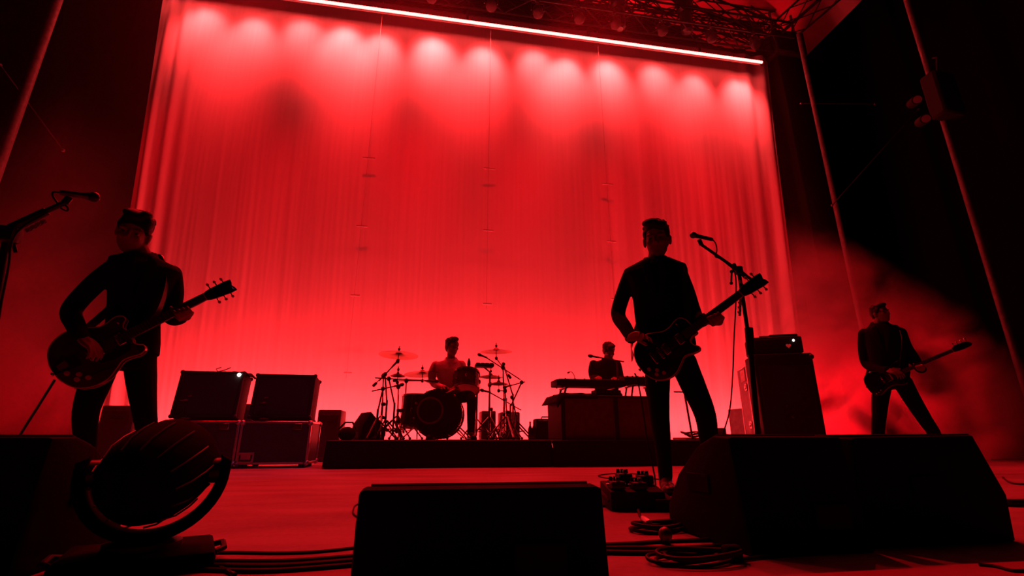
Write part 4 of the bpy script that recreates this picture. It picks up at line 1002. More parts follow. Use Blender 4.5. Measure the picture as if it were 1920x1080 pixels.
def guitar(label, F, bridge, nut, zhint, kind, name='electric_guitar', depth=0.045, strap=None, body_mat=None, bs=1.0):
    b, n = F.M @ Vector(bridge), F.M @ Vector(nut); zh = F.M.to_3x3() @ Vector(zhint)
    scale = {'single': 0.628, 'hollow': 0.628, 'bass': 0.864}[kind]; k = (n-b).length/scale
    G = basis(n-b, zh, b)
    t = thing(name, label, 'guitar', b)
    t.rotation_euler = G.to_euler(); t.scale = (k, k, k)
    up_, dn_ = {'single': (LP_UP, LP_DN), 'hollow': (SH_UP, SH_DN), 'bass': (BA_UP, BA_DN)}[kind]
    ol = [(p.x, p.y) for p in catmull([V(x, y, 0) for x, y in up_+dn_], 4)]
    if bs != 1.0: up_ = [(x*bs, y*bs) for x, y in up_]; ol = [(x*bs, y*bs) for x, y in ol]
    MB().prism(ol, -depth-0.012, -0.012, None, 0.007, 3).build('body', body_mat or M_gloss, t)
    for zz in (-0.0135, -depth-0.0105): MB().tube([V(x*0.992, y*0.992, zz) for x, y in ol], 0.0032, 6, closed=True).build('binding', M_cream if kind != 'bass' else M_gloss, t)
    ne = {'single': .27, 'hollow': .235, 'bass': .22}[kind]; n0 = ne-0.08; NW = 0.022 if kind != 'bass' else 0.021
    nb = MB(); nb.prism([(n0, -0.027), (scale, -NW), (scale, NW), (n0, 0.027)], -0.030, -0.006, None, 0.006, 2); nb.tube([(ne-0.02, 0, -0.022), (scale, 0, -0.018)], [0.020, 0.017], 12); nb.build('neck', M_sunburst if kind != 'bass' else M_gloss, t)
    MB().prism([(n0, -0.028), (scale, -NW-0.0005), (scale, NW+0.0005), (n0, 0.028)], -0.008, -0.001, None).build('fretboard', M_rose, t)
    fr = MB(); nf = 20
    for i in range(1, nf+1):
        x = scale/2**(i/12); x = scale-(scale-x); y = NW+(0.028-NW)*(scale-x)/(scale-n0)
        if x > n0: fr.box((x, 0, -0.0005), (0.0022, 2*y-0.002, 0.0022))
    o = fr.build('frets', M_steel, t); o['kind'] = 'stuff'
    ns = 4 if kind == 'bass' else 6
    # headstock
    if kind == 'bass': hs = [(scale, -.021), (scale+.03, -.030), (scale+.10, -.036), (scale+.19, -.030), (scale+.215, -.008), (scale+.20, .018), (scale+.17, .040), (scale+.10, .048), (scale+.05, .050), (scale+.02, .034), (scale, .021)]
    else: hs = [(scale, -.022), (scale+.025, -.031), (scale+.05, -.036), (scale+.15, -.043), (scale+.182, -.040), (scale+.178, -.016), (scale+.170, 0), (scale+.178, .016), (scale+.182, .040), (scale+.15, .043), (scale+.05, .036), (scale+.025, .031), (scale, .022)]
    Mt = Matrix.Translation((scale, 0, -0.006)) @ Matrix.Rotation(math.radians(12 if kind != 'bass' else 3), 4, 'Y') @ Matrix.Translation((-scale, 0, 0))
    MB().prism(hs, -0.016, 0.0, Mt, 0.003, 2).build('headstock', M_gloss, t)
    MB().box((scale+0.002, 0, 0.0), (0.006, 2*NW, 0.008)).build('nut', M_cream, t)
    for i in range(ns):
        if kind == 'bass': px_, sd = scale+.045+.045*i, 1; ey = .05
        else: px_, sd = scale+.055+.042*(i % 3), (1 if i < 3 else -1); ey = .040
        o = MB().tube([(px_, sd*(ey-.012), -.008), (px_, sd*(ey+.018), -.008)], 0.0035, 7, Mt).build('tuning_peg', M_chrome, t)
        MB().ell((px_, sd*(ey+.026), -.008), (.012 if kind == 'bass' else .009, .011, .006), Mt, 10, 7).build('peg_button', M_chrome if kind == 'bass' else M_cream, o)
        MB().tube([(px_, sd*(ey-.020), 0), (px_, sd*(ey-.020), .008)], 0.0045, 8, Mt).build('string_post', M_chrome, o)
    # hardware
    MB().box((0, 0, -.006), (.018, .086, .014), None, .003).build('bridge', M_chrome, t)
    if kind == 'hollow':
        MB().prism([(-.17, -.02), (-.06, -.035), (-.05, -.035), (-.05, .035), (-.06, .035), (-.17, .02)], -.010, -.006, None).build('tailpiece', M_chrome, t)
        for s in (-1, 1): MB().prism([(p.x, p.y) for p in catmull([V(-.045, s*.098, 0), (V(-.03, s*.108, 0)), V(.0, s*.106, 0), V(.04, s*.116, 0), V(.055, s*.128, 0), V(.04, s*.124, 0), V(.0, s*.116, 0), V(-.03, s*.114, 0)], 3)], -.0125, -.0108).build('sound_hole', mat('port_dark', (0.004,)*3, 0.8), t)
    elif kind == 'single': MB().box((-.055, 0, -.006), (.018, .088, .014), None, .004).build('tailpiece', M_chrome, t)
    pk = {'single': (.045, .155), 'hollow': (.045, .155), 'bass': (.07, .14)}[kind]
    for x in pk:
        o = MB().box((x, 0, -.008), (.040, .074, .014), None, .004).build('pickup', M_chrome if kind != 'bass' else M_black, t)
        MB().box((x, 0, -.011), (.052, .088, .006), None, .002).build('pickup_ring', M_black, o)
    pg_ = [(.02, -.045), (.19, -.04), (.17, -.085), (.08, -.092), (.02, -.075)] if kind != 'bass' else [(-.02, -.06), (.2, -.035), (.26, .05), (.19, .1), (.08, .085), (.05, -.05), (-.06, -.10), (-.12, -.12), (-.10, -.085)]
    MB().prism(pg_, -.0125, -.009 if kind != 'bass' else -.0095).build('pickguard', M_cream if kind == 'bass' else M_black, t, label='pale pickguard' if kind == 'bass' else None)
    for (x, y) in ([(-.085, -.075), (-.125, -.04), (-.06, -.115), (-.105, -.095)] if kind != 'bass' else [(-.09, -.11), (-.125, -.125), (-.16, -.13)]):
        MB().lathe([(.013, 0), (.012, .014), (.0, .016)], Matrix.Translation((x, y, -.012)), 12, cap=False).build('control_knob', M_cream if kind != 'bass' else M_chrome, t)
    if kind != 'bass': MB().tube([(.20 if kind == 'single' else .19, .085, -.012), (.20 if kind == 'single' else .192, .087, .012)], .004, 7).build('selector_switch', M_cream, t)
    for i in range(ns):
        f = (i-(ns-1)/2)/(ns-1)
        MB().tube([(-.05 if kind != 'bass' else -.02, f*.052, .003), (scale, f*.036, .0035), (scale+.06, f*.05, -.010)], .0009, 4).build('string', M_steel, t)
    for x in (up_[0][0]-0.008,): MB().lathe([(.006, 0), (.006, .008), (.011, .012), (.011, .018), (0, .02)], along((x+.01, 0, -.012-depth/2), (x-1, 0, -.012-depth/2)), 10, cap=False).build('strap_button', M_chrome, t)
    jx, jy = (-.13, -.125) if kind != 'bass' else (-.17, -.14)
    MB().lathe([(.011, 0), (.011, .008), (.005, .010)], along((jx, jy, -.012-depth/2), (jx-.6, jy-1, -.012-depth/2)), 10).build('output_jack', M_chrome, t)
    if strap:
        pts = catmull(strap, 6, False); vs_, fs = [], []
        for i, p in enumerate(pts):
            tg = (pts[min(i+1, len(pts)-1)]-pts[max(0, i-1)]).normalized(); out = V(p.x-strap_c.x, p.y-strap_c.y, 0); out = out.normalized() if out.length > 1e-4 else V(0, -1, 0)
            sd = tg.cross(out).normalized()
            for a, bb in ((-1, 0), (1, 0), (1, 1), (-1, 1)): vs_.append(F.M @ (p+sd*(a*0.024)+out*(bb*0.006)))
        for i in range(len(pts)-1):
            for q in range(4): fs.append((i*4+q, i*4+(q+1) % 4, (i+1)*4+(q+1) % 4, (i+1)*4+q))
        MB().add(vs_, fs).build('strap', M_leather, t, world=True)
    return t, F.I @ G @ Matrix.Scale(k, 4)
strap_c = V(0, 0, 0)
def toe_of(an, dx, dy): return V(an[0]+dx, an[1]+dy, 0)

# ---------------- singer
F = Frame(1236, 411, 1.85); P = F.P
br, nu = P(1238, 662, -.21), P(1388, 550, -.30)
g, G = guitar('gloss black single cutaway electric guitar held by the singer', F, br, nu, (0.05, -1, 0.12), 'single',
    strap=[P(1278, 655, -.19), P(1288, 600, -.16), P(1286, 530, -.12), P(1280, 500, -.02), P(1262, 505, .10), P(1215, 570, .14), P(1186, 640, .03), P(1187, 672, -.17)])
armL = [(P(1182, 517, .0), .056), (P(1171, 545, .02), .054), (P(1159, 588, .05), .052), (P(1172, 613, -.08), .046), (P(1184, 633, -.18), .038)]
armR = [(P(1275, 516, .0), .056), (P(1287, 548, .01), .057), (P(1301, 590, .02), .055), (P(1312, 602, -.10), .044), (P(1319, 600, -.2), .036)]
legL = [(P(1234, 680, 0), .088), (P(1233, 722, -.01), .080), (P(1237, 782, -.03), .062), (P(1243, 835, .01), .052), (P(1248, 893, .02), .043)]
legR = [(P(1281, 680, 0), .088), (P(1299, 722, 0), .080), (P(1322, 778, -.02), .066), (P(1329, 830, .03), .056), (F.Z(1334, .10, .06), .044)]
xf = 0.415
hs_ = [lambda B: hand(B, P(1184, 633, -.20), P(1204, 627, -.27)-P(1184, 633, -.20), (0.15, -0.75, -1), (0.25, 0.45, 0.35), 1, 1.0, .16),
       lambda B: fret_hand(B, G, xf, P(1319, 600, -.2))]
person('person in a black suit jacket singing with a black guitar at the microphone stand', F,
    [(1202, 1303, 668, 0, .125), (1197, 1306, 648, 0, .13), (1194, 1301, 620, 0, .12), (1190, 1297, 590, 0, .125), (1187, 1294, 560, 0, .13), (1178, 1291, 530, 0, .125), (1169, 1290, 511, 0, .115), (1170, 1287, 502, 0, .095), (1186, 1272, 495, 0, .085), (1202, 1258, 488, 0, .075)],
    armL, armR, legL, legR, (1236, 414), (1228, 483), -.02, (-.10, -1, -.30), (0, -.2, 1), P(1229, 490, .0), hs_,
    [((0.02, .05, .105), (.055, .045, .03)), ((-.03, .06, .085), (.04, .03, .03))], toe_of(legL[-1][0], .02, -.15), toe_of(legR[-1][0], .08, -.13))
SF = F
# ---------------- left guitarist
F = Frame(250, 394, 1.79); P = F.P; PG = P
br, nu = P(166, 664, -.19), P(383, 556, -.34)
g, G = guitar('dark hollow body electric guitar with pale binding held by the left guitarist', F, br, nu, (-0.15, -1, 0.15), 'hollow', depth=0.05, bs=0.86, body_mat=M_sunburst,
    strap=[P(225, 640, -.22), P(285, 600, -.17), P(310, 540, -.13), P(305, 490, -.0), P(280, 490, .10), P(215, 570, .14), P(128, 648, -.02), P(106, 686, -.2)])
armL = [(P(212, 505, .0), .062), (P(178, 532, .03), .060), (P(135, 580, .05), .056), (P(142, 610, -.13), .048), (P(152, 632, -.25), .040)]
armR = [(P(322, 514, .0), .062), (P(326, 550, .01), .060), (P(322, 592, .0), .054), (P(336, 596, -.12), .046), (P(342, 590, -.22), .038)]
legL = [(P(195, 665, 0), .092), (P(184, 705, -.0), .085), (P(162, 770, -.02), .066), (P(161, 830, .02), .056), (F.Z(160, .10, .06), .046)]
legR = [(P(262, 665, 0), .092), (P(265, 710, 0), .084), (P(271, 770, -.02), .066), (P(277, 820, .03), .056), (F.Z(281, .10, .06), .046)]
hs_ = [lambda B: hand(B, P(152, 632, -.25), P(178, 652, -.29)-P(152, 632, -.25), (0.1, 0.35, -1), (0.4, 0.6, 0.4), 1),
       lambda B: fret_hand(B, G, .49, P(342, 590, -.24))]
person('person in a dark jacket playing a hollow body guitar at the left', F,
    [(192, 300, 664, 0, .125), (193, 302, 640, 0, .13), (196, 302, 605, 0, .125), (199, 305, 575, 0, .13), (199, 319, 545, 0, .135), (199, 332, 520, 0, .125), (199, 342, 503, 0, .115), (202, 334, 493, 0, .095), (222, 312, 486, 0, .085), (240, 292, 479, 0, .075)],
    armL, armR, legL, legR, (253, 398), (248, 474), -.02, (-.26, -1, -.40), (.12, -.1, 1), P(266, 480, .01), hs_,
    [((.0, .02, .100), (.060, .06, .035)), ((-.04, .035, .122), (.030, .036, .026)), ((.035, .0, .112), (.045, .06, .026)), ((-.062, .03, .075), (.026, .04, .04))], toe_of(legL[-1][0], -.06, -.15), toe_of(legR[-1][0], .05, -.15), vol=1.03)
GF = F
# ---------------- bass player
F = Frame(1645, 568, 1.80); P = F.P
br, nu = P(1655, 712, -.20), P(1786, 657, -.30)
g, G = guitar('dark bass guitar with a pale pickguard held by the bass player at the right', F, br, nu, (0.0, -1, 0.1), 'bass', name='bass_guitar',
    strap=[P(1690, 690, -.2), P(1694, 640, -.14), P(1682, 616, .0), P(1660, 620, .10), P(1636, 660, .14), P(1628, 695, .06), P(1622, 712, -.16)])
armL = [(P(1622, 627, 0), .068), (P(1620, 652, .03), .060), (P(1625, 681, .05), .056), (P(1645, 693, -.12), .046), (P(1664, 694, -.23), .038)]
armR = [(P(1687, 625, 0), .068), (P(1698, 650, .0), .060), (P(1714, 674, .02), .056), (P(1724, 690, -.12), .046), (P(1728, 692, -.22), .038)]
legL = [(P(1655, 718, 0), .092), (P(1651, 745, 0), .082), (P(1648, 785, -.02), .066), (P(1646, 822, .02), .058), (F.Z(1645, .10, .06), .046)]
legR = [(P(1693, 718, 0), .092), (P(1710, 748, 0), .080), (P(1735, 788, -.02), .066), (P(1752, 814, .03), .058), (F.Z(1772, .10, .08), .046)]
hs_ = [lambda B: hand(B, P(1664, 694, -.23), P(1684, 698, -.29)-P(1664, 694, -.23), (0.1, 0.45, -1), (0.4, 0.6, 0.4), 1),
       lambda B: fret_hand(B, G, .46, P(1727, 693, -.22))]
person('person in a dark suit jacket playing bass with legs wide apart at the right', F,
    [(1636, 1706, 712, 0, .125), (1634, 1708, 700, 0, .13), (1630, 1702, 680, 0, .125), (1626, 1698, 660, 0, .13), (1621, 1695, 640, 0, .13), (1618, 1692, 628, 0, .125), (1616, 1690, 620, 0, .11), (1622, 1684, 613.5, 0, .09), (1640, 1664, 609, 0, .075)],
    armL, armR, legL, legR, (1645, 570), (1657, 606), -.0, (.80, -.75, .10), (-.1, 0, 1), P(1649, 609, .01), hs_,
    [((0, .05, .10), (.055, .05, .028)), ((0, -.08, .03), (.06, .04, .06))], toe_of(legL[-1][0], -.05, -.15), toe_of(legR[-1][0], .10, -.12))
BF = F
# ---------------- drummer (seated)
F = Frame(846, 631, 1.70, RZ); P = F.P
hipz = .58
hipL, hipR = F.Z(833, hipz-.02, .0), F.Z(857, hipz-.02, .0)
armL = [(P(817, 685, 0), .064), (P(810, 700, -.02), .056), (P(812, 717, -.05), .052), (P(822, 724, -.20), .044), (P(832, 727, -.30), .036)]
armR = [(P(865, 684, 0), .064), (P(869, 700, -.02), .056), (P(869, 718, -.04), .052), (P(862, 726, -.18), .044), (P(856, 727, -.28), .036)]
legL = [(hipL, .092), (V(hipL.x-.08, -.22, hipz-.03), .082), (V(hipL.x-.13, -.42, hipz-.06), .066), (V(hipL.x-.13, -.44, .30), .056), (V(hipL.x-.13, -.42, .10), .044)]
legR = [(hipR, .092), (V(hipR.x+.10, -.22, hipz-.03), .082), (V(hipR.x+.17, -.42, hipz-.06), .066), (V(hipR.x+.18, -.44, .30), .056), (V(hipR.x+.18, -.42, .10), .044)]
hs_ = [lambda B: hand(B, P(832, 727, -.30), (0.6, -.5, -.1), (0, -.4, -1), (.7, .9, .7), -1), lambda B: hand(B, P(856, 727, -.28), (-.5, -.6, -.1), (0, -.4, -1), (.7, .9, .7), 1)]
person('person in a pale shirt seated behind the drum kit', F,
    [(828, 864, 752, 0, .125), (826, 866, 744, 0, .125), (824, 867, 732, 0, .12), (822, 868, 718, 0, .12), (818, 869, 704, 0, .13), (815, 868, 694, 0, .125), (813, 868, 686, 0, .105), (818, 864, 680, 0, .085), (836, 856, 675, 0, .07)],
    armL, armR, legL, legR, (846, 632.5), (849, 668), -.0, (.55, -1, -.12), (.0, 0, 1), P(846, 675, 0), hs_,
    [((0.0, .06, .10), (.05, .05, .035)), ((.01, .085, .085), (.035, .03, .025))], toe_of(legL[-1][0], -.03, -.15), toe_of(legR[-1][0], .03, -.15), jacket=M_shirt, lapel=False, jname='shirt', vox=0.009)
for k, (w_, tip, lab) in enumerate(((P(832, 727, -.30), P(800, 716, -.55), 'drum stick in the drummer hand on the left'), (P(856, 727, -.28), P(840, 735, -.60), 'drum stick in the drummer hand on the right'))):
    a, b_ = F.M @ (Vector(w_)+V(0, -.06, -.01)), F.M @ Vector(tip)
    t = thing('drum_stick', lab, 'drum stick', a); d = b_-a; d = d.normalized()*0.36
    MB().tube([-d*0.12, d*0.6, d*0.92], [.0075, .007, .004], 8).build('shaft', M_white, t); MB().ell(d*0.95, (.006, .006, .006), seg=8, rings=6).build('tip', M_white, t)
# ---------------- keyboard player (seated)
F = Frame(1140, 641, 1.70, RZ); P = F.P
hipz = .63
hipL, hipR = F.Z(1126, hipz-.02, .0), F.Z(1149, hipz-.02, .0)
armL = [(P(1113, 683, 0), .064), (P(1110, 696, -.02), .056), (P(1112, 708, -.06), .050), (P(1118, 708, -.22), .042), (P(1122, 708, -.34), .036)]
armR = [(P(1157, 684, 0), .064), (P(1161, 697, -.02), .056), (P(1163, 710, -.06), .050), (P(1156, 711, -.22), .042), (P(1152, 710, -.34), .036)]
legL = [(hipL, .090), (V(hipL.x-.05, -.22, hipz-.04), .080), (V(hipL.x-.07, -.34, hipz-.10), .066), (V(hipL.x-.07, -.26, .32), .056), (V(hipL.x-.07, -.20, .10), .044)]
legR = [(hipR, .090), (V(hipR.x+.05, -.22, hipz-.04), .080), (V(hipR.x+.07, -.34, hipz-.10), .066), (V(hipR.x+.07, -.26, .32), .056), (V(hipR.x+.07, -.20, .10), .044)]
hs_ = [lambda B: hand(B, P(1122, 708, -.34), (0.1, -1, -.15), (0, -.2, -1), (.3, .5, .5), -1), lambda B: hand(B, P(1152, 710, -.34), (-.1, -1, -.15), (0, -.2, -1), (.3, .5, .5), 1)]
person('person in dark clothes bending over the keyboards behind the desk', F,
    [(1118, 1158, 750, 0, .125), (1116, 1160, 742, 0, .125), (1115, 1160, 730, 0, .12), (1113, 1161, 715, 0, .12), (1111, 1161, 700, 0, .125), (1110, 1161, 692, 0, .12), (1109, 1161, 685, 0, .105), (1113, 1156, 679, 0, .085), (1130, 1148, 674, 0, .07)],
    armL, armR, legL, legR, (1139, 643), (1144, 674), -.06, (.45, -.8, -.50), (.05, -.4, 1), P(1139, 676, -.02), hs_,
    [((0.0, .06, .095), (.055, .05, .035)), ((.03, .07, .08), (.035, .03, .03)), ((-.03, .05, .10), (.04, .04, .03)), ((.0, -.05, .10), (.05, .05, .03))], toe_of(legL[-1][0], -.03, -.15), toe_of(legR[-1][0], .03, -.15), lapel=False, jname='shirt', vox=0.009, vol=1.08)

# ================================================================== MIC STANDS
def picks(t, pts, axis, mtl=None):
    for p in pts: MB().prism([(q.x, q.y) for q in catmull([V(-.012, .011, 0), V(.012, .011, 0), V(.009, -.004, 0), V(0, -.015, 0), V(-.009, -.004, 0)], 3)], -.0007, .0007, basis(axis, (0, -1, 0.2), p)).build('plectrum', M_white, t)
# singer's stand
dm = Frame(1297, 440, 1.63); P = lambda px, py, off=0.0: dm.M @ dm.P(px, py, off)
base = dm.Z(1432, 0.0, .12); base = dm.M @ base; base.z = 0
t = thing('microphone_stand', 'straight black microphone stand with boom in front of the singer', 'microphone stand', base); L_ = lambda p: Vector(p)-base
cl = P(1385, 507, .08)
MB().tube([V(0, 0, 0.02), L_(P(1407, 655, .10))], 0.017, 10).build('lower_tube', M_blackmetal, t)
MB().tube([L_(P(1408, 665, .10)), L_(P(1404, 615, .10))], 0.025, 10).build('height_grip', M_rubber, t)
MB().tube([L_(P(1407, 655, .10)), L_(cl)], 0.012, 10).build('upper_tube', M_blackmetal, t)
MB().box(L_(cl), (0.04, 0.05, 0.055), None, 0.012, 2).build('boom_clutch', M_blackmetal, t)
MB().tube([L_(P(1426, 536, .14)), L_(P(1314, 458, .0))], 0.010, 9).build('boom_arm', M_blackmetal, t)
MB().tube([L_(P(1400, 520, .1)), L_(P(1376, 500, .07))], 0.016, 9).build('boom_sleeve', M_blackmetal, t)
MB().lathe([(0.15, 0), (0.155, 0.015), (0.06, 0.03), (0.03, 0.05)], None, 28).build('round_base', M_blackmetal, t)
MB().tube([L_(P(1315, 459, 0)), L_(P(1311, 450, 0))], 0.014, 8).build('mic_clip', M_blackmetal, t)
m0, m1 = L_(P(1337, 449.5, 0.02)), L_(P(1296, 440, 0.0)); d = (m1-m0).normalized()
MB().lathe([(0.009, 0.0), (0.012, 0.01), (0.0135, 0.09), (0.0165, 0.115), (0.018, 0.118)], along(m0, m0+d), 14).build('microphone', M_blackmetal, t)
gr = m0+d*0.128; MB().ell(gr, (0.023, 0.023, 0.023), seg=16, rings=10).build('microphone_grille', M_metal, t)
picks(t, [L_(P(1388-0.5*i, 560+9*i, .03)) for i in range(4)], (1, 0, 0)); 
MB().tube([L_(P(1389, 555, .05)), L_(P(1387, 592, .05))], 0.008, 6).build('pick_holder', M_rubber, t)
MB().tube([L_(P(1372, 508, .06)), L_(P(1371, 531, .06))], 0.006, 6).build('clutch_handle', M_blackmetal, t)
MB().ell(L_(P(1371, 531, .06)), (0.011,)*3, seg=8, rings=6).build('handle_knob', M_blackmetal, t); MB().ell(L_(P(1372, 509, .06)), (0.013,)*3, seg=8, rings=6).build('handle_knob', M_blackmetal, t)
MB().ell(L_(P(1376, 497, .06)), (0.014,)*3, seg=8, rings=6).build('handle_knob', M_blackmetal, t)
t = thing('microphone_cable', 'thin cable looping from the singer microphone down beside the stand', 'cable', P(1337, 450, .03)); o0 = Vector(t.location)
pts = [P(1337, 450, .03), P(1342, 457, .03), P(1344, 470, .03), P(1341, 481, .03), P(1348, 484, .02), P(1362, 494, .06), P(1378, 512, .05), P(1380, 560, .04), P(1376, 640, .05), P(1374, 700, .05), P(1368, 770, .08), P(1352, 830, .12)]
e = P(1340, 880, .2); e.z = 0.012; pts += [V(pts[-1].x*0.5+e.x*0.5, pts[-1].y*0.5+e.y*0.5, 0.10), e]
MB().tube([p-o0 for p in catmull(pts, 5, False)], 0.0042, 6).build('cord', M_rubber, t)
# left stand, close to the camera
dm2 = Frame(135, 366, 1.45); P = lambda px, py, off=0.0: dm2.M @ dm2.P(px, py, off)
base = P(-70, 760, .15); base.z = 0
t = thing('microphone_stand', 'close black microphone stand with long boom at the left edge', 'microphone stand', base)
cl = P(14, 440, .1)
MB().tube([V(0, 0, 0.02), L_(P(-14, 600, .12))], 0.020, 10).build('lower_tube', M_blackmetal, t)
MB().tube([L_(P(-14, 600, .12)), L_(cl)], 0.015, 10).build('upper_tube', M_blackmetal, t)
MB().box(L_(cl), (0.09, 0.07, 0.08), Matrix.Identity(4), 0.018, 2).build('boom_clutch', M_blackmetal, t)
MB().tube([L_(P(-60, 462, .16)), L_(P(124, 379, .0))], 0.012, 9).build('boom_arm', M_blackmetal, t)
MB().tube([L_(P(22, 429, .09)), L_(P(88, 396, .04))], [0.024, 0.019], 10).build('boom_sleeve', M_blackmetal, t)
MB().lathe([(0.15, 0), (0.155, 0.015), (0.06, 0.03), (0.03, 0.05)], None, 28).build('round_base', M_blackmetal, t)
MB().tube([L_(P(122, 380, 0)), L_(P(130, 371, 0))], 0.016, 8).build('mic_clip', M_blackmetal, t)
m0, m1 = L_(P(112, 361, 0.02)), L_(P(166, 368, 0.0)); d = (m1-m0).normalized()
MB().lathe([(0.010, 0.0), (0.014, 0.01), (0.016, 0.085), (0.020, 0.105), (0.022, 0.108)], along(m0, m0+d), 14).build('microphone', M_metal, t)
MB().ell(m0+d*0.125, (0.027, 0.025, 0.025), seg=16, rings=10).build('microphone_grille', M_blackmetal, t)
MB().tube([L_(P(x, y, .03)) for x, y in ((50, 434), (86, 415))], 0.006, 6).build('pick_holder', M_rubber, t)
picks(t, [L_(P(52+9.5*i, 431-5*i, .02)) for i in range(4)], (1, 0, 0.3))
MB().tube([L_(P(24, 452, .1)), L_(P(30, 474, .1))], 0.008, 6).build('clutch_handle', M_blackmetal, t)
t = thing('microphone_cable', 'cable looping from the close microphone at the left edge and hanging down', 'cable', P(112, 361, .02)); o0 = Vector(t.location)
pts = [P(112, 361, .02), P(101, 360, .02), P(99, 367, .02), P(108, 381, .03), P(116, 391, .02), P(126, 395, .02), P(126, 388, .0), P(112, 384, .02), P(80, 404, .03), P(40, 428, .06), P(22, 455, .06), P(16, 500, .07), P(4, 560, .09), P(-20, 680, .12)]
e = P(-60, 780, .1); e.z = 0.012; pts += [V(pts[-1].x*.6+e.x*.4, pts[-1].y*.6+e.y*.4, .15), e]
MB().tube([p-o0 for p in catmull(pts, 5, False)], 0.0048, 6).build('cord', M_rubber, t)
# guitarist's lead
a = PG and (GF.M @ GF.P(103, 712, -.27)); t = thing('guitar_cable', 'taut cable running down from the left guitar to the floor', 'cable', a)
e = GF.M @ GF.P(20, 850, -.2); e2 = V(e.x-.2, e.y-.05, .012)
MB().tube([p-a for p in catmull([a, GF.M @ GF.P(75, 757, -.25), GF.M @ GF.P(34, 822, -.22), e, V((e.x+e2.x)/2, e.y, max(.05, e.z*0.4)), e2], 5, False)], 0.006, 6).build('cord', M_rubber, t)
a = SF.M @ SF.P(1190, 700, -.22); t = thing('guitar_cable', 'cable hanging from the guitar of the singer past his leg', 'cable', a)
pp = [a, SF.M @ SF.P(1196, 715, -.22), SF.M @ SF.P(1204, 760, -.16), SF.M @ SF.P(1214, 830, -.12)]; e = SF.M @ SF.P(1226, 915, -.1); e.z = 0.012
MB().tube([p-a for p in catmull(pp+[e, e+V(-.15, .2, 0)], 5, False)], 0.005, 6).build('cord', M_rubber, t)

# ================================================================== FRONT WEDGES
wedge('black wedge monitor at the left front edge, half out of the frame', -1.26, 1.47, 0, math.radians(0), 0.62, [(0, 0), (.03, .33), (.13, .332), (.22, .305), (.36, .20), (.44, .10), (.45, 0)])
wedge('black wedge monitor in the middle of the front edge, seen from behind', .145, 1.225, 0, math.radians(-1.0), .575, [(-.03, 0), (0, .215), (.06, .218), (.17, .165), (.24, .09), (.25, 0)])
wedge('black wedge monitor at the right front, nearer to the singer', 1.148, 1.42, 0, 0, .41, [(0, 0), (.05, .33), (.14, .335), (.25, .30), (.40, .20), (.50, .085), (.51, 0)])
wedge('black wedge monitor at the far right front, its sloping side toward the bass player', 1.368, 1.76, 0, math.radians(-90), .56, [(0, 0), (.03, .325), (.05, .332), (.525, .338), (.60, .143), (.585, 0)])

# ================================================================== MOVING HEAD LAMP
M_lampbody = mat('lamp_housing', (0.004, 0.004, 0.004), 0.9, spec=0.08)
t = thing('moving_head_lamp', 'large black moving head stage lamp with ribbed round head at the left front', 'lamp', (-.735, 1.60, 0), math.radians(22))
hz = .238
ax_ = V(0.40, 0.75, 0.35).normalized(); Mx = along(V(0, 0, hz), V(0, 0, hz)+ax_)
o = MB().lathe([(0.0, -.125), (.06, -.122), (.10, -.100), (.121, -.055), (.128, 0.0), (.127, .045), (.121, .085), (.116, .098), (.104, .10), (.10, .085), (0.0, .085)], Mx, 48, cap=False).build('lamp_head', M_lampbody, t)
MB().lathe([(0.0, .092), (.04, .10), (.08, .098), (.10, .090)], Mx, 36, cap=False).build('lens', M_lens, o)
for k in range(14):
    a = 2*PI*k/14
    MB().tube([Mx @ V(c_(a)*r, s_(a)*r, z) for r, z in ((.108, -.098), (.125, -.055), (.1315, 0), (.1305, .04))], .0026, 5).build('cooling_rib', M_blackmetal, o)
Ro, Ri, wy = .178, .150, .085
arc = [PI+PI*i/24 for i in range(25)]
ol = [(-Ro, .03)]+[(Ro*c_(a), Ro*s_(a)*1.0) for a in arc]+[(Ro, .03), (Ri, .045)]+[(Ri*c_(a), Ri*s_(a)*1.0) for a in arc[::-1]]+[(-Ri, .045)]
My = Matrix.Translation((0, 0, hz)) @ Matrix(((1, 0, 0, 0), (0, 0, 1, -wy/2), (0, 1, 0, 0), (0, 0, 0, 1)))
MB().prism(ol, 0, wy, My, .012, 3).build('yoke', M_lampbody, t)
for s in (-1, 1): MB().tube([(s*.125, 0, hz), (s*.15, 0, hz)], .035, 16).build('pivot', M_blackmetal, t)
MB().lathe([(.09, 0), (.09, .02), (.07, .024)], Matrix.Translation((0, 0, .042)), 28).build('turntable', M_blackmetal, t)
MB().box((0, 0, .024), (.34, .28, .044), None, .012, 2).build('base', M_lampbody, t)
for s in (-1, 1):
    MB().tube([(s*.17, -.06, .03), (s*.192, -.045, .036), (s*.192, .045, .036), (s*.17, .06, .03)], .008, 7).build('handle', M_rubber, t)

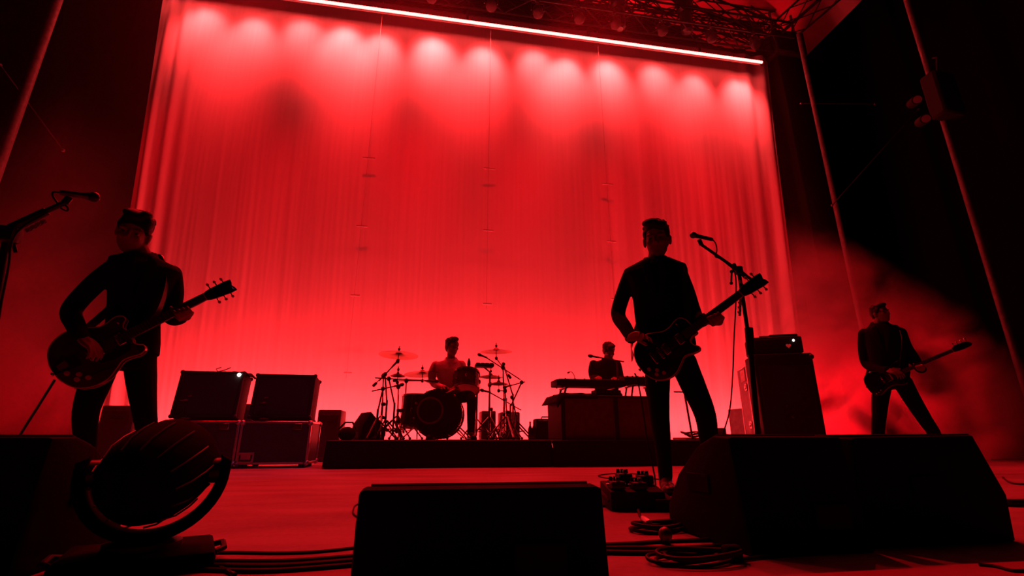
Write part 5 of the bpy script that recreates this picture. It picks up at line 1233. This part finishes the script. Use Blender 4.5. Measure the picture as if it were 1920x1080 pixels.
# ================================================================== PEDALBOARD AND FLOOR CABLES
q = at_z(1184, 960, 0.0)
t = thing('pedal_board', 'black pedal board on the floor in front of the singer', 'pedal board', (q.x+.06, q.y+.13, 0), math.radians(-8)); PBM = wm(t)
MB().prism([(-.12, .0), (-.12, .085), (.12, .115), (.12, 0)], -.13, .13, Matrix(((0, 0, 1, 0), (1, 0, 0, 0), (0, 1, 0, 0), (0, 0, 0, 1))), .006).build('frame', M_black, t)
for s in (-1, 1): MB().tube([(s*.13, -.08, .04), (s*.142, -.05, .06), (s*.142, .05, .07), (s*.13, .08, .05)], .007, 6).build('handle', M_rubber, t)
for i, (x, y, hh, lab) in enumerate(((-.085, -.055, .034, 'effects pedal at the near left of the pedal board'), (.02, -.06, .030, 'effects pedal at the near right of the pedal board'), (-.02, .055, .048, 'taller effects pedal at the back of the pedal board'), (.085, .05, .04, 'effects pedal at the back right of the pedal board'))):
    pz = .101+(y)*0.125
    p = thing('effects_pedal', lab, 'pedal', PBM @ V(x, y, pz), math.radians(-8))
    MB().box((0, 0, hh/2), (.068, .095, hh), None, .006, 2).build('case', M_blackmetal, p)
    for s in (-1, 0, 1): MB().lathe([(.010, 0), (.008, .018), (0, .019)], Matrix.Translation((s*.021, .028, hh)), 10, cap=False).build('knob', M_rubber, p)
    MB().lathe([(.011, 0), (.011, .012), (.008, .02), (0, .021)], Matrix.Translation((0, -.03, hh)), 12, cap=False).build('foot_switch', M_chrome, p)
    for s in (-1, 1): MB().tube([(s*.033, .01, hh*.5), (s*.048, .01, hh*.5)], .005, 8).build('plug', M_chrome, p)
q = at_z(1246, 962, 0)
t = thing('volume_pedal', 'black rocker pedal on the floor right of the pedal board', 'pedal', (q.x+.04, q.y+.16, 0), math.radians(-8))
MB().box((0, 0, .025), (.10, .26, .05), None, .008, 2).build('base', M_black, t)
MB().box((0, 0, .065), (.092, .25, .016), Matrix.Rotation(math.radians(9), 4, 'X'), .005).build('treadle', M_rubber, t)
MB().lathe([(.012, 0), (.012, .02)], Matrix.Translation((.0, .11, .05)), 10).build('indicator', M_chrome, t)
q = at_z(1247, 912, 0)
t = thing('tuner_pedal', 'small pedal with a blue light at the foot of the singer', 'pedal', (q.x+.02, q.y-.30, 0), math.radians(-10))
MB().box((0, 0, .028), (.075, .12, .056), None, .008, 2).build('case', M_blackmetal, t); MB().box((0, .02, .058), (.04, .035, .006), None, .002).build('display', M_blue, t)
MB().lathe([(.011, 0), (.011, .014), (0, .016)], Matrix.Translation((0, -.035, .056)), 10, cap=False).build('foot_switch', M_chrome, t)
def cable(label, pix, r=.008, zz=None, z0=None, name='floor_cable', mtl=None, n=5):
    z0 = r if z0 is None else z0
    pts = [at_z(px, py, z0) for px, py in pix]; a = Vector(pts[0]); t = thing(name, label, 'cable', a)
    cs = catmull(pts, n, False)
    MB().tube([p-a for p in cs], r, 7).build('cord', mtl or M_rubber, t)
    for e, f in ((cs[0], cs[1]), (cs[-1], cs[-2])): MB().tube([e-a, (f-a)], r*1.25, 8).build('plug', M_blackmetal, t)
    return t
cable('black cable across the floor left of the middle wedge, uppermost', [(250, 1040), (420, 1036), (520, 1037), (600, 1034), (690, 1024)], .0045)
cable('black cable across the floor left of the middle wedge, second from top', [(260, 1050), (470, 1052), (560, 1050), (690, 1040)], .0055)
cable('thick black cable across the floor left of the middle wedge', [(270, 1058), (500, 1061), (600, 1056), (690, 1048)], .0075)
cable('lowest black cable left of the middle wedge', [(280, 1062), (400, 1068), (520, 1069), (690, 1056)], .006)
cable('thin cable curling at the upper left of the middle wedge', [(680, 972), (668, 968), (662, 960), (666, 948), (680, 942)], .004)
cable('black cable leaving the right side of the middle wedge, upper', [(1100, 1022), (1180, 1019), (1240, 1015), (1330, 1012)], .006)
cable('black cable leaving the right side of the middle wedge, middle', [(1100, 1028), (1190, 1027), (1260, 1028), (1350, 1024)], .007)
cable('black cable leaving the right side of the middle wedge, lower', [(1100, 1034), (1200, 1036), (1270, 1034), (1380, 1030)], .007)
cable('thin cable looping on the floor behind the pedal board', [(1140, 902), (1170, 899), (1205, 893), (1198, 889), (1150, 888), (1122, 892), (1145, 897), (1190, 896), (1240, 899)], .005)
cable('thin cable from the pedal board to the middle wedge', [(1105, 925), (1122, 918), (1130, 912), (1146, 914)], .004)
cable('second thin cable between middle wedge and pedal board', [(1100, 950), (1118, 956), (1124, 950), (1146, 948)], .005)
cable('black cable on the floor at the far right edge, beyond the last wedge', [(1860, 861), (1900, 860), (1960, 862)], .014)
cable('thin curved cable on the floor right of the last wedge', [(1880, 895), (1895, 905), (1925, 908), (1960, 905)], .007)
cable('thick cable bundle at the far right edge behind the last wedge', [(1860, 940), (1905, 943), (1960, 940)], .018)
cable('small cable end lying at the bottom right corner', [(1835, 1058), (1868, 1062), (1900, 1070), (1940, 1068)], .004)
cable('cable snaking from the bottom of the moving head lamp', [(340, 1040), (370, 1046), (410, 1062), (440, 1078)], .005)
def coil(label, c, rx, ry, n, r, seed, rot=0.0, tail=None):
    rnd = random.Random(seed); t = thing('cable_coil', label, 'cable', (c.x, c.y, 0), rot); b = MB()
    for k in range(n):
        sx, sy, ox, oy = rnd.uniform(.88, 1.06), rnd.uniform(.88, 1.06), rnd.uniform(-.02, .02), rnd.uniform(-.015, .015)
        b.tube([V(rx*sx*c_(a)+ox, ry*sy*s_(a)+oy, r+k*r*1.5+.004*s_(2*a+seed)) for a in [2*PI*i/40 for i in range(40)]], r, 7, closed=True)
    b.build('loops', M_rubber, t); MB().box((rx*.94, 0, n*r*.8), (.05, .035, n*r*1.8+.012), None, .006).build('tie', M_cloth, t)
    if tail: MB().tube(catmull([Vector(p) for p in tail], 5, False), r, 7).build('loose_end', M_rubber, t)
    return t
ca = at_z(1305, 1048, .01); coil('open loop of black cable on the floor before the right wedges', ca, .118, .058, 4, .0052, 3, 0, [(.10, -.02, .006), (.16, 0, .006), (.28, .02, .006), (.5, .03, .006)])
cb = at_z(1235, 990, .01); coil('smaller coil of black cable behind the floor ball', cb, .105, .060, 3, .0065, 8, .2, [(.09, .03, .008), (.16, .04, .007), (.26, .03, .007)])
# connector and microphone capsule on the floor
a, b_ = at_z(1200, 968, .035), at_z(1222, 985, .03)
t = thing('cable_connector', 'pale metal cable connector lying on the coiled cable', 'connector', (a+b_)/2); d = (b_-a).normalized()
MB().lathe([(.006, -.05), (.011, -.04), (.013, -.01), (.013, .045), (.011, .05)], along((0, 0, 0), d), 14).build('shell', M_alu, t); MB().tube([-d*.05, -d*.085, -d*.11+V(0, 0, .02)], .006, 7).build('boot', M_rubber, t)
q = at_z(1249, 1020, 0.0)
t = thing('floor_ball', 'round knob shaped ball standing on the floor among the cables', 'ball', (q.x, q.y, 0))
MB().ell((0, 0, .028), (.0215, .0215, .0235), seg=20, rings=12).build('ball', M_metal, t); MB().lathe([(.014, 0), (.014, .008), (.009, .012)], None, 14).build('collar', M_rubber, t)

# ================================================================== HAZE
def volume(name, label, lo, hi, dens, noise_scale=None, mtl_name='haze', thr=(0.4, 0.75), grad=None, flip=1):
    m = bpy.data.materials.new(mtl_name); m.use_nodes = True; nt = m.node_tree; N = nt.nodes; L = nt.links
    N.remove(N['Principled BSDF']); vol = N.new('ShaderNodeVolumeScatter'); vol.inputs['Color'].default_value = (.95, .95, .95, 1); vol.inputs['Anisotropy'].default_value = 0.15
    vol.inputs['Density'].default_value = dens; L.new(vol.outputs[0], N['Material Output'].inputs['Volume'])
    if noise_scale:
        tc = N.new('ShaderNodeTexCoord'); nz = N.new('ShaderNodeTexNoise'); nz.inputs['Scale'].default_value = noise_scale; nz.inputs['Detail'].default_value = 4; nz.inputs['Roughness'].default_value = 0.55; nz.inputs['Distortion'].default_value = 0.6
        L.new(tc.outputs['Object'], nz.inputs['Vector'])
        mr = N.new('ShaderNodeMapRange'); mr.inputs[1].default_value, mr.inputs[2].default_value = thr; mr.inputs[3].default_value = 0.0; mr.inputs[4].default_value = dens; L.new(nz.outputs['Fac'], mr.inputs[0])
        sep = N.new('ShaderNodeSeparateXYZ'); L.new(tc.outputs['Object'], sep.inputs[0])
        def math_(op, a, b=None, c=None):
            q = N.new('ShaderNodeMath'); q.operation = op
            for i, v in enumerate((a, b, c)):
                if v is None: continue
                if isinstance(v, (int, float)): q.inputs[i].default_value = v
                else: L.new(v, q.inputs[i])
            return q.outputs[0]
        # cloud slopes down away from the curtain edge: ceiling height = h0 - slope * x
        sx_ = math_('MULTIPLY', sep.outputs[0], flip); h = math_('MULTIPLY_ADD', sx_, -grad[1], grad[0]); dz = math_('SUBTRACT', h, sep.outputs[2])
        f = math_('DIVIDE', dz, grad[2]); q = N.new('ShaderNodeClamp'); L.new(f, q.inputs[0])
        ed = N.new('ShaderNodeMapRange'); ed.inputs[1].default_value = grad[3]; ed.inputs[2].default_value = grad[3]+0.8; L.new(sx_, ed.inputs[0])
        L.new(math_('MULTIPLY', math_('MULTIPLY', mr.outputs[0], q.outputs[0]), ed.outputs[0]), vol.inputs['Density'])
    lo, hi = Vector(lo), Vector(hi); c = V((lo.x+hi.x)/2, (lo.y+hi.y)/2, lo.z)
    b = MB().box((0, 0, (hi.z-lo.z)/2), hi-lo); me = b.mesh(name); o = link(name, me, m); o.location = c
    return tag(o, label, 'smoke', None, 'stuff')
volume('stage_haze', 'thin red lit haze hanging over the back of the stage', (-4.55, 5.0, 0.02), (5.2, 8.6, 8.6), 0.012)
volume('smoke_cloud', 'drifting red smoke behind the bass player at the right', (5.25, 5.9, 0.03), (10.6, 8.3, 4.6), 2.6, 0.9, 'smoke', (0.44, 0.68), (2.35, 0.55, 0.9, -2.6))
volume('smoke_cloud', 'fainter red smoke hanging beside the curtain at the left', (-8.0, 6.0, 0.03), (-4.6, 8.3, 6.5), 0.35, 0.6, 'faint_smoke', (0.30, 0.75), (3.2, 1.0, 3.0, -3.5), -1)
for o in bpy.data.objects:
    if o.type == 'MESH' and o.name.startswith('wall'): o.pop('category', None)
